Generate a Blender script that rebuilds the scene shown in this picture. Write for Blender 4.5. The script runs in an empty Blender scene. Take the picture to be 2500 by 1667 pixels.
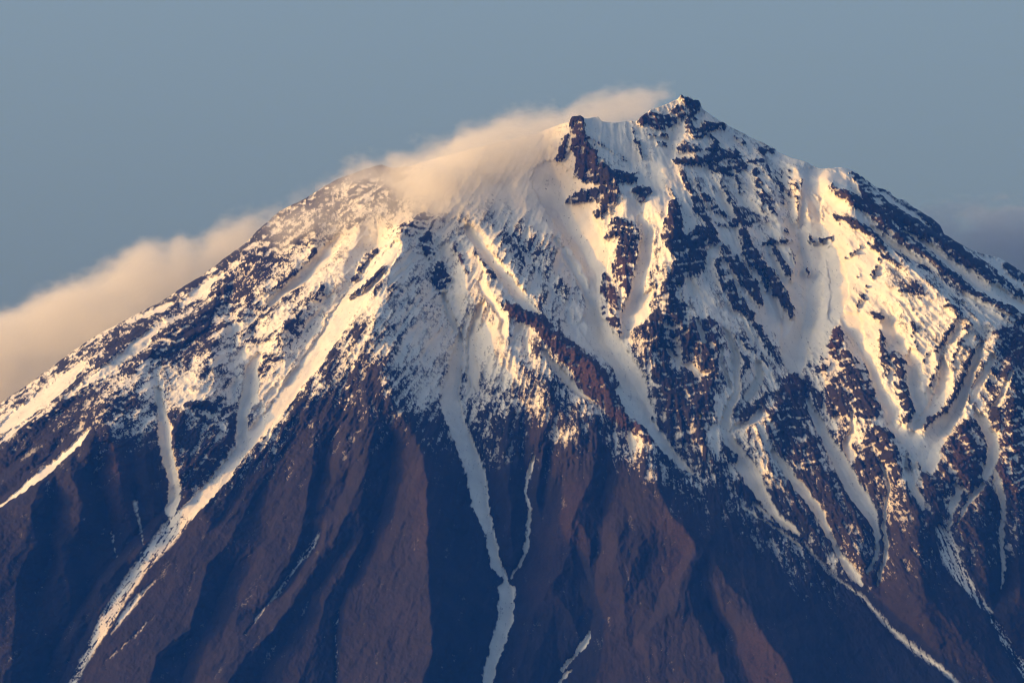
import bpy, math
import numpy as np
R = math.radians
scene = bpy.context.scene
col = scene.collection

# ------------------------------------------------------------------ camera
CAM = np.array([0.0, -30000.0, 400.0])
LENS = 360.0
PITCH = math.atan2(2734.0 - CAM[2], 30000.0)
cam_data = bpy.data.cameras.new('camera')
cam_data.lens = LENS
cam_data.sensor_width = 36.0
cam_data.clip_start = 10.0
cam_data.clip_end = 400000.0
cam = bpy.data.objects.new('camera', cam_data)
cam.location = CAM
cam.rotation_euler = (math.pi / 2 + PITCH, 0, 0)
col.objects.link(cam)
scene.camera = cam

# ------------------------------------------------------------------ sky, sun, exposure
SUN_ELEV, SUN_AZ = 9.0, -100.0         # azimuth from +Y (view direction), negative = left
sd = np.array([math.sin(R(SUN_AZ)) * math.cos(R(SUN_ELEV)), math.cos(R(SUN_AZ)) * math.cos(R(SUN_ELEV)), math.sin(R(SUN_ELEV))])
world = bpy.data.worlds.new('World')
scene.world = world
world.use_nodes = True
wn, wl = world.node_tree.nodes, world.node_tree.links
wn.clear()
sky = wn.new('ShaderNodeTexSky')
sky.sky_type = 'NISHITA'
sky.sun_disc = False
sky.sun_elevation = R(SUN_ELEV)
sky.sun_rotation = R(SUN_AZ)
sky.altitude = 400
sky.air_density = 0.8
sky.dust_density = 8.0
sky.ozone_density = 1.6
bg = wn.new('ShaderNodeBackground')
bg.inputs['Strength'].default_value = 0.15
wo = wn.new('ShaderNodeOutputWorld')
wl.new(sky.outputs[0], bg.inputs['Color'])
wl.new(bg.outputs[0], wo.inputs['Surface'])

sun_data = bpy.data.lights.new('sun', 'SUN')
sun_data.energy = 2.0
sun_data.angle = R(0.5)
sun_data.color = (0.74, 0.325, 0.003)
sun = bpy.data.objects.new('sun', sun_data)
from mathutils import Vector
sun.rotation_euler = Vector(sd).to_track_quat('Z', 'Y').to_euler()
sun.location = (0, 0, 8000)
col.objects.link(sun)

scene.view_settings.view_transform = 'Standard'
scene.view_settings.look = 'None'
scene.view_settings.exposure = 1.17
scene.view_settings.gamma = 1.0
scene.view_settings.use_curve_mapping = False
scene.cycles.volume_bounces = 6
scene.cycles.max_bounces = 8
scene.cycles.volume_step_rate = 1.0
scene.cycles.volume_max_steps = 256
scene.cycles.filter_width = 1.1
scene.cycles.use_denoising = True

# ------------------------------------------------------------------ the photograph's plan, unprojected onto the mountain
PX = 36.0 / LENS / 2500.0
S = 1.2                                   # metres per photo pixel at the mountain's axis
_sp, _cp = math.sin(PITCH), math.cos(PITCH)


def at(u, v, y):
    """the point on the sight line of photo point (u, v) that lies in the vertical plane Y = y"""
    dx = (u - 1250.0) * PX
    dy = (833.5 - v) * PX
    d1 = _cp - dy * _sp
    d2 = _sp + dy * _cp
    k = (y - CAM[1]) / d1
    return dx * k, CAM[1] + d1 * k, CAM[2] + d2 * k


TS = 600.0 / 1568.0
TILE = dict(A=(0, 400), B=(500, 300), C=(1000, 200), D=(1400, 200), E=(1900, 300), F=(0, 700), G=(400, 700),
            H=(900, 600), I=(1400, 700), J=(1900, 700), K=(0, 1067), L=(600, 1067), M=(1200, 1067), N=(1800, 1067))


def t(tile, pts):
    ox, oy = TILE[tile]
    return [(ox + p[0] * TS, oy + p[1] * TS) + tuple(w * TS for w in p[2:]) for p in pts]


SKY = [(-3600, 2900), (-2400, 2250), (-1200, 1640), (-400, 1225), (-200, 1115), (0, 995), (90, 930), (172, 871), (245, 821), (314, 783), (383, 744), (455, 698), (500, 668), (543, 635),
       (600, 597), (638, 556), (684, 516), (745, 487), (791, 457), (844, 430), (906, 405), (929, 397), (960, 402), (1000, 398),
       (1100, 375), (1200, 350), (1300, 325), (1370, 308), (1388, 306), (1396, 296), (1417, 293), (1425, 299), (1440, 297), (1459, 291), (1469, 303),
       (1500, 306), (1534, 299), (1553, 300), (1570, 286), (1587, 272), (1614, 263), (1640, 250), (1655, 243), (1664, 234), (1672, 240), (1683, 237),
       (1694, 246), (1706, 246), (1716, 265), (1740, 282), (1767, 297), (1821, 322), (1860, 340), (1890, 354), (1900, 364), (1936, 384),
       (1957, 392), (1999, 412), (2030, 418), (2053, 419), (2080, 430), (2137, 467), (2168, 475), (2176, 489), (2191, 497), (2202, 493), (2229, 518),
       (2267, 541), (2290, 562), (2297, 587), (2332, 610), (2378, 633), (2428, 648), (2466, 671), (2500, 694), (2600, 752),
       (2900, 930), (4000, 1560), (5600, 2500), (6200, 2900)]

# ridge crests: the lit side lies to their left, the shaded side to their right
RIDGES = [
    t('A', [(1568, 600), (1450, 720), (1370, 800), (1360, 900), (1250, 1000), (1100, 1060), (1000, 1180), (940, 1300), (900, 1400), (860, 1480)]) +
    t('F', [(720, 780), (650, 900), (560, 1000)]),
    t('F', [(1040, 220), (900, 330), (760, 450), (650, 560), (560, 640), (480, 700), (300, 860), (100, 960), (0, 1040)]),
    t('F', [(1430, 245), (1345, 380), (1375, 500), (1370, 600), (1340, 700), (1200, 790), (1150, 850), (1100, 910), (1120, 1050), (1150, 1200)]),
    t('F', [(1460, 760), (1450, 850), (1430, 950), (1330, 1080), (1220, 1200), (1170, 1330)]),
    t('G', [(770, 210), (760, 320), (780, 430), (770, 560), (730, 680), (640, 800), (530, 900)]),
    t('B', [(1250, 690), (1240, 800), (1170, 930), (1140, 1050), (1100, 1150), (1120, 1250), (1040, 1390)]) +
    t('G', [(1310, 350), (1240, 400), (1180, 460), (1100, 580), (1000, 680), (900, 780), (760, 850), (640, 960), (500, 1080), (380, 1200), (320, 1310), (250, 1420)]),
    t('L', [(440, 0), (420, 180), (400, 350), (360, 600), (300, 750), (210, 900), (150, 1000)]),
    t('L', [(520, 560), (500, 720), (400, 850), (300, 1000), (260, 1130), (100, 1300), (0, 1400), (-100, 1568)]),
    t('L', [(820, 0), (770, 250), (700, 380), (620, 560), (550, 680)]),
    t('G', [(1430, 400), (1440, 600), (1500, 750), (1520, 850)]) + t('L', [(1080, 0), (1140, 180), (1160, 300), (1160, 700), (1170, 900), (1180, 1100), (1200, 1400), (1130, 1568), (1100, 1700)]),
    t('K', [(1680, 250), (1560, 480), (1440, 700), (1330, 800), (1300, 900), (1280, 1000), (1220, 1150), (1210, 1230), (1100, 1300), (1000, 1400), (970, 1500), (940, 1700)]),
    # the centre
    t('C', [(290, 1050), (330, 1130), (375, 1250), (370, 1340)]),
    t('C', [(370, 1000), (440, 1120), (510, 1230), (490, 1290)]),
    t('C', [(310, 740), (400, 870), (500, 1000), (620, 1180), (720, 1310), (800, 1400), (830, 1480)]),
    t('C', [(850, 880), (960, 1010), (1080, 1130), (1160, 1260), (1195, 1350)]),
    t('H', [(820, 240), (860, 390), (890, 530), (880, 620), (930, 720), (965, 860), (940, 950), (895, 1060), (890, 1300), (900, 1400), (890, 1568)]) + t('L', [(1690, 330), (1700, 450), (1680, 600)]),
    t('H', [(870, 390), (960, 450), (1060, 460), (1150, 570), (1250, 650), (1400, 750), (1500, 870), (1530, 980)]) +
    t('I', [(300, 800), (420, 870), (520, 1000)]) + t('M', [(1000, 100), (1050, 350), (1140, 500), (1290, 680), (1300, 750), (1200, 900), (1180, 1100), (1040, 1190), (970, 1300)]),
    t('H', [(1120, 660), (1130, 800), (1130, 950), (1130, 1150), (1080, 1300)]) + t('M', [(330, 60), (290, 300), (280, 420)]),
    t('H', [(1400, 1020), (1400, 1100), (1300, 1280)]),
    t('M', [(690, 0), (660, 150), (640, 280), (560, 420), (520, 520), (500, 700), (450, 850), (360, 970), (280, 1120), (230, 1300), (170, 1500), (150, 1700)]),
    t('M', [(1440, 830), (1500, 950), (1650, 1100), (1700, 1250), (1830, 1420), (1980, 1700)]),
    # centre right
    t('C', [(1100, 250), (1120, 370), (1200, 480), (1270, 600), (1350, 740), (1380, 870), (1430, 940), (1460, 1020), (1460, 1150), (1430, 1290), (1340, 1440), (1330, 1560)]) + t('I', [(300, 280), (340, 330)]),
    t('D', [(540, 800), (640, 850), (630, 950), (590, 1060), (615, 1150), (600, 1250), (585, 1400), (570, 1530), (540, 1640)]) + t('I', [(470, 240), (380, 310)]),
    t('I', [(560, 160), (700, 240), (860, 190), (930, 250), (960, 350), (920, 500), (900, 700), (890, 950)]),
    t('I', [(930, 230), (1060, 330), (1200, 460), (1300, 560), (1400, 550), (1460, 600), (1340, 720), (1250, 880), (1230, 1040), (1290, 1200), (1420, 1420), (1568, 1600)]),
    # right
    t('E', [(310, 410), (420, 500), (480, 600), (500, 680), (590, 740), (680, 850), (800, 940), (950, 1080), (1000, 1130)]) + t('J', [(1130, 190), (1250, 250), (1350, 290), (1500, 320), (1700, 400)]),
    t('E', [(480, 360), (560, 470), (700, 570), (860, 680), (1000, 780), (1080, 860), (1200, 950), (1350, 1070)]),
    t('E', [(560, 620), (700, 710), (850, 810), (960, 910), (1100, 1050), (1250, 1160), (1400, 1240), (1600, 1330)]),
    t('E', [(1380, 920), (1480, 1000), (1600, 1090)]),
    t('J', [(400, 190), (415, 320), (435, 440), (530, 540), (590, 650), (640, 720), (660, 820), (600, 900)]),
    t('J', [(655, 180), (660, 300), (640, 400), (680, 500), (695, 640)]),
    t('J', [(740, 440), (810, 520), (770, 640), (830, 740), (860, 800), (820, 890)]),
    t('J', [(700, 60), (780, 160), (830, 300), (880, 420)]),
    t('J', [(1130, 200), (1060, 330), (1000, 440), (990, 540), (950, 640), (920, 700)]),
    t('J', [(1200, 270), (1150, 390), (1090, 520)]),
    t('J', [(1240, 420), (1190, 530), (1160, 620), (1110, 720), (1050, 810), (960, 870), (930, 910)]),
    t('J', [(1350, 300), (1340, 420), (1300, 500), (1250, 610), (1225, 720), (1225, 800), (1150, 900), (1090, 980), (1050, 1080), (1040, 1180)]),
    t('J', [(1480, 560), (1440, 700), (1410, 800), (1400, 900), (1410, 1100), (1400, 1240)]),
    t('J', [(600, 890), (700, 960), (760, 1080), (790, 1230), (830, 1380), (850, 1568)]) + t('N', [(1080, 700), (1000, 850)]),
    t('J', [(120, 560), (150, 700), (210, 900), (270, 1060), (340, 1220), (460, 1420), (560, 1600)]) + t('N', [(780, 680), (830, 780)]),
    t('J', [(1230, 950), (1200, 1150), (1220, 1280)]),
    t('J', [(1340, 1200), (1290, 1330), (1250, 1450)]) + t('N', [(1560, 600), (1600, 850)]),
    t('N', [(1780, 350), (1790, 700), (1810, 1000)]),
]

# lesser ribs
RIBS = [
    t('A', [(1200, 790), (1000, 930), (820, 1050), (700, 1180), (580, 1290), (540, 1290)]),
    t('F', [(560, 500), (480, 600), (300, 760), (120, 880), (0, 980)]),
    t('B', [(700, 640), (700, 780), (600, 900), (470, 1010), (390, 1060)]),
    t('B', [(1000, 700), (890, 900), (890, 1030), (830, 1080), (760, 1020), (700, 1120), (600, 1200), (510, 1280), (520, 1360), (380, 1480)]),
    t('G', [(1300, 350), (1240, 440), (1250, 600), (1240, 700), (1210, 850), (1160, 1000), (1120, 1150)]),
    t('G', [(1300, 500), (1270, 600), (1290, 740), (1330, 790), (1300, 880), (1240, 1000)]),
    t('G', [(1110, 640), (1060, 800), (1000, 940), (950, 1100), (930, 1300), (890, 1450)]),
    t('C', [(0, 900), (20, 1000), (40, 1150), (70, 1300), (50, 1450)]),
    t('C', [(100, 920), (140, 1050), (160, 1120)]),
    t('C', [(150, 1160), (250, 1160), (270, 1290), (230, 1330)]),
    t('C', [(1040, 1250), (1090, 1330), (1140, 1450)]),
    t('C', [(880, 1150), (1000, 1300), (1060, 1420), (1140, 1568)]),
    t('H', [(300, 100), (320, 220), (340, 400)]),
    t('M', [(800, 620), (790, 800), (700, 980)]),
    t('M', [(420, 1020), (520, 1150), (560, 1280)]),
    t('M', [(1230, 960), (1300, 1150), (1420, 1400), (1480, 1568)]),
    t('D', [(690, 100), (720, 250), (760, 400), (820, 510)]),
    t('D', [(700, 560), (760, 680), (840, 800), (900, 960), (960, 1060), (1070, 1200), (1160, 1320), (1200, 1410)]),
    t('D', [(1060, 580), (1130, 700), (1290, 860)]),
    t('D', [(930, 640), (1060, 860), (1130, 1060), (1240, 1180), (1340, 1340), (1405, 1480)]),
    t('D', [(1220, 500), (1280, 700), (1330, 860), (1330, 1000), (1410, 1240)]),
    t('D', [(1400, 560), (1430, 700), (1440, 860)]),
    t('I', [(1060, 400), (1120, 520), (1040, 650)]),
]

FAINT_RIBS, FAINT_GULLIES = [], []
FAINT_RIBS.append(t('K', [(700, 20), (750, 100), (760, 250), (810, 480), (850, 620), (800, 750), (640, 900), (620, 1100)]))
FAINT_RIBS.append(t('K', [(930, 120), (960, 300), (970, 450), (950, 560)]))
FAINT_RIBS.append(t('K', [(480, 150), (470, 280), (540, 440), (510, 520)]))
FAINT_RIBS.append(t('K', [(280, 330), (220, 470), (240, 680), (110, 900), (100, 1100), (60, 1500), (50, 1700)]))
FAINT_RIBS.append(t('K', [(380, 700), (440, 980), (420, 1200)]))
FAINT_GULLIES.append(t('K', [(860, 350), (880, 500), (900, 650), (930, 760)]))
FAINT_GULLIES.append(t('K', [(640, 0), (640, 300), (700, 560), (730, 740), (700, 900)]))
FAINT_GULLIES.append(t('K', [(380, 160), (370, 330), (330, 560), (330, 800), (220, 1000), (220, 1300), (250, 1600)]))
# the great buttresses and valleys that turn whole faces to or from the sun
SPINES = [
    t('F', [(790, 880), (640, 990), (500, 1130), (370, 1250), (170, 1370), (40, 1460), (-200, 1620)]),
    t('C', [(1060, 230), (1120, 370), (1200, 480), (1270, 600), (1350, 740), (1420, 870)]) + t('D', [(600, 860), (620, 1000), (605, 1250), (580, 1450)]) + t('I', [(540, 200), (440, 290), (430, 420), (500, 600), (600, 850), (740, 1150)]),
    t('E', [(310, 410), (420, 500), (490, 640), (600, 750), (800, 945), (1000, 1130)]) + t('J', [(1130, 190), (1350, 290), (1450, 500), (1480, 800), (1480, 1200)]),
    t('B', [(1250, 690), (1200, 900), (1120, 1150), (1100, 1300)]) + t('G', [(1340, 450), (1420, 650), (1500, 850)]) + t('L', [(1100, 60), (1160, 300), (1165, 700), (1180, 1100), (1200, 1400), (1130, 1568), (1100, 1700)]),
    t('H', [(830, 330), (960, 450), (1060, 470), (1150, 570), (1250, 650), (1400, 750), (1500, 870), (1530, 980)]) + t('I', [(300, 800), (420, 870), (520, 1000)]) + t('M', [(1000, 100), (1050, 350), (1140, 500), (1290, 680), (1320, 800), (1400, 950), (1650, 1200), (1830, 1430), (1980, 1700)]),
    t('J', [(700, 1000), (800, 1250), (900, 1500)]) + t('N', [(1150, 700), (1150, 1000), (1250, 1300), (1400, 1700)]),
]
VALLEYS = [
    t('B', [(1300, 500), (1120, 740), (1010, 900), (880, 1080), (760, 1220), (660, 1380), (550, 1540)]) + t('G', [(700, 660), (590, 800), (470, 930), (390, 1040), (270, 1170), (150, 1270), (20, 1360), (-70, 1440)]) + t('K', [(820, 640), (690, 780), (580, 920), (480, 1060), (400, 1200), (320, 1350), (240, 1520), (200, 1700)]),
    t('C', [(-40, 560), (100, 850)]) + t('H', [(430, 100), (480, 300), (580, 480), (640, 620), (610, 760), (600, 950), (660, 1150), (720, 1300), (780, 1500)]) + t('L', [(1560, 330), (1590, 500), (1620, 700), (1700, 900), (1730, 1050), (1690, 1250), (1610, 1500), (1590, 1700)]),
    t('C', [(760, 100), (960, 640), (1050, 950), (1130, 1200), (1180, 1450)]) + t('I', [(230, 330), (340, 480), (430, 620), (500, 750), (600, 920), (760, 1180)]) + t('N', [(100, 380), (290, 580), (540, 790), (800, 1010), (1000, 1230), (1300, 1470), (1560, 1700)]),
    t('D', [(1230, 420), (1330, 620), (1400, 850), (1460, 1000), (1500, 1200), (1530, 1400), (1520, 1560)]) + t('J', [(230, 150), (190, 330), (160, 520), (190, 650), (270, 800), (340, 950), (440, 1130), (560, 1330), (660, 1500)]) + t('N', [(920, 640), (900, 900), (1000, 1250)]),
    t('N', [(1900, 350), (1960, 800), (2100, 1700)]),
]

# gully floors
GULLIES = [
    t('A', [(1100, 860), (960, 960), (760, 1090), (600, 1230), (400, 1330), (200, 1480)]),
    t('F', [(1390, 60), (1150, 180), (980, 240), (850, 330), (700, 450), (600, 540), (400, 690), (200, 820), (0, 980)]),
    t('F', [(1400, 150), (1300, 240), (1100, 340), (950, 400), (800, 520), (700, 600), (560, 700), (400, 840), (250, 1000), (100, 1150), (0, 1220)]),
    t('F', [(1400, 225), (1250, 330), (1100, 420), (1000, 460), (950, 560), (900, 650), (830, 730), (800, 800)]),
    t('F', [(520, 930), (440, 1000), (340, 1090), (220, 1200), (90, 1310), (0, 1390)]),
    t('F', [(1480, 0), (1450, 150), (1480, 300), (1480, 450), (1500, 600), (1505, 700), (1490, 800), (1490, 900), (1490, 1010)]),
    t('F', [(1030, 500), (1000, 560), (1020, 700), (1000, 800), (1050, 900), (1050, 980), (1060, 1080), (1100, 1200), (1100, 1280), (1090, 1360), (1060, 1450), (1040, 1540)]),
    t('B', [(840, 700), (740, 830), (640, 960), (500, 1060), (400, 1160), (300, 1300)]),
    t('B', [(1120, 740), (1010, 900), (880, 1080), (760, 1220), (660, 1380), (550, 1540)]) + t('G', [(700, 660), (590, 800), (470, 930), (390, 1040), (270, 1170), (150, 1270), (20, 1360), (-70, 1440)]) + t('K', [(820, 640), (690, 780), (580, 920), (480, 1060), (400, 1200), (320, 1350), (240, 1520), (200, 1700)]),
    t('G', [(620, 420), (560, 520), (540, 640), (500, 760), (490, 880), (490, 1000)]),
    t('G', [(1180, 640), (1140, 760), (1100, 900), (1040, 1050), (1000, 1250), (960, 1450)]) + t('L', [(520, 480), (440, 680), (330, 860), (200, 1020), (80, 1120)]),
    t('G', [(870, 980), (760, 1080), (680, 1200), (620, 1300), (560, 1430)]),
    t('L', [(680, 620), (560, 820), (430, 1000), (380, 1150), (250, 1320), (100, 1500), (60, 1700)]),
    t('L', [(940, 0), (920, 200), (880, 400), (820, 620), (780, 720), (700, 870), (640, 980), (590, 1100), (570, 1300), (570, 1568), (570, 1700)]),
    t('L', [(640, 300), (560, 450)]),
    t('H', [(400, 100), (390, 180), (430, 270), (470, 300), (510, 430), (600, 580), (620, 720), (600, 850), (590, 950), (650, 1120), (710, 1300), (770, 1500)]) + t('L', [(1560, 330), (1580, 500), (1610, 700), (1690, 900), (1720, 1050), (1680, 1250), (1600, 1500), (1580, 1700)]),
    t('K', [(820, 850), (700, 960), (560, 1150), (450, 1350), (330, 1568)]),
    t('K', [(1480, 830), (1400, 1000), (1330, 1200), (1200, 1400), (1130, 1600)]),
    t('C', [(230, 1140), (280, 1280), (300, 1450)]),
    t('C', [(400, 1290), (380, 1420), (330, 1560)]) + t('H', [(660, 450), (640, 560), (630, 700), (660, 900)]),
    t('C', [(340, 900), (420, 1010), (530, 1150), (640, 1300), (790, 1450), (860, 1560)]),
    t('C', [(560, 900), (700, 1040), (850, 1230), (960, 1400), (1050, 1560)]),
    t('C', [(940, 800), (1020, 950), (1110, 1080), (1190, 1220), (1200, 1400), (1190, 1490)]) +
    t('I', [(200, 330), (300, 480), (380, 620), (450, 750), (560, 900), (650, 1050), (760, 1180)]),
    t('C', [(1000, 1180), (1080, 1300), (1150, 1400)]),
    t('H', [(960, 930), (970, 1050), (1000, 1150), (990, 1300), (1000, 1500)]) + t('M', [(240, 200), (220, 330), (250, 440), (240, 520), (230, 650), (210, 750), (115, 880)]),
    t('H', [(1110, 680), (1200, 800), (1320, 930), (1440, 1010)]) + t('I', [(200, 820), (300, 950), (380, 1050)]) + t('M', [(740, 120), (730, 250), (700, 420), (710, 600), (690, 750), (650, 950), (660, 1080), (640, 1150), (620, 1250), (540, 1380), (450, 1480), (400, 1700)]),
    t('M', [(380, 0), (350, 250), (330, 420)]),
    t('M', [(1230, 760), (1080, 950), (1040, 1120), (900, 1300)]),
    t('M', [(540, 700), (600, 850), (650, 950)]),
    t('M', [(1500, 1250), (1400, 1100), (1380, 850)]),
    # centre right
    t('C', [(1440, 860), (1500, 1000), (1510, 1150), (1470, 1300), (1440, 1420), (1380, 1560)]) + t('I', [(370, 280), (350, 360), (390, 450)]),
    t('D', [(330, 500), (480, 620), (620, 760), (700, 880), (740, 1050), (770, 1100)]),
    t('D', [(640, 260), (620, 400), (660, 560), (780, 760), (900, 900), (1020, 1080), (1100, 1220), (1200, 1350), (1250, 1450)]),
    t('D', [(850, 560), (960, 740), (1010, 880), (1060, 1020), (1180, 1180), (1300, 1400), (1340, 1500)]),
    t('D', [(1000, 600), (1150, 860), (1250, 960), (1300, 1150), (1420, 1330), (1470, 1440)]),
    t('D', [(1330, 620), (1390, 850), (1450, 1000), (1480, 1200), (1500, 1400), (1480, 1560)]) + t('J', [(190, 100), (150, 330), (120, 520), (175, 630)]) +
    t('J', [(190, 700), (230, 800), (290, 920), (360, 1060), (430, 1200), (510, 1320), (610, 1470), (650, 1568)]) + t('N', [(900, 640), (900, 720), (870, 800), (830, 860)]),
    t('E', [(250, 330), (300, 600), (290, 850), (200, 1060)]),
    t('D', [(820, 1160), (880, 1300), (1000, 1460), (1060, 1560)]) + t('I', [(700, 0), (860, 160), (960, 240), (1100, 330), (1250, 480), (1330, 560)]),
    t('I', [(960, 270), (1010, 350), (1040, 440), (1000, 560), (960, 680), (960, 800), (980, 950), (1080, 1080), (1150, 1200), (1220, 1330), (1330, 1480)]) + t('N', [(300, 520), (400, 610), (540, 780), (650, 890), (800, 1000), (900, 1110), (1000, 1220), (1150, 1350), (1300, 1460), (1420, 1568), (1560, 1700)]),
    t('I', [(600, 400), (740, 500), (800, 570), (880, 540)]),
    t('I', [(1180, 480), (1200, 580), (1100, 700), (1040, 830)]),
    t('J', [(420, 220), (500, 330), (560, 450), (610, 560), (650, 680), (690, 790), (740, 900), (820, 1000), (820, 1150), (850, 1290), (920, 1420)]),
    t('J', [(720, 260), (780, 400), (840, 460), (850, 550), (870, 680), (880, 800), (860, 930)]),
    t('J', [(1100, 330), (1030, 460), (1000, 560), (980, 700), (960, 820), (940, 900)]),
    t('J', [(1300, 330), (1260, 460), (1200, 590), (1170, 700), (1100, 830), (1030, 950), (960, 1060), (930, 1150)]),
    t('J', [(1430, 430), (1400, 600), (1300, 720), (1240, 790), (1290, 860), (1350, 960), (1370, 1060), (1350, 1160), (1280, 1290), (1200, 1350), (1140, 1400), (1090, 1450)]),
    t('J', [(1370, 1180), (1400, 1270), (1430, 1400), (1430, 1568)]) + t('N', [(1690, 550), (1700, 800), (1690, 960), (1650, 1090)]),
    t('N', [(210, 70), (300, 200), (430, 340), (510, 450), (580, 600), (650, 720), (760, 880), (800, 940)]),
    t('N', [(900, 150), (970, 280), (950, 450), (940, 600), (960, 700), (930, 800), (900, 930)]),
    t('N', [(1330, 600), (1340, 720), (1420, 860), (1520, 990), (1620, 1100), (1700, 1250), (1830, 1450), (1950, 1650)]),
    t('E', [(580, 400), (700, 520), (900, 650), (980, 720)]),
    t('E', [(780, 720), (900, 790), (1000, 870), (1100, 960), (1250, 1070), (1400, 1150), (1600, 1250)]),
    t('E', [(590, 700), (700, 800), (850, 900), (1000, 1010), (1150, 1130), (1300, 1260), (1450, 1340), (1600, 1390)]),
]

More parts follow.
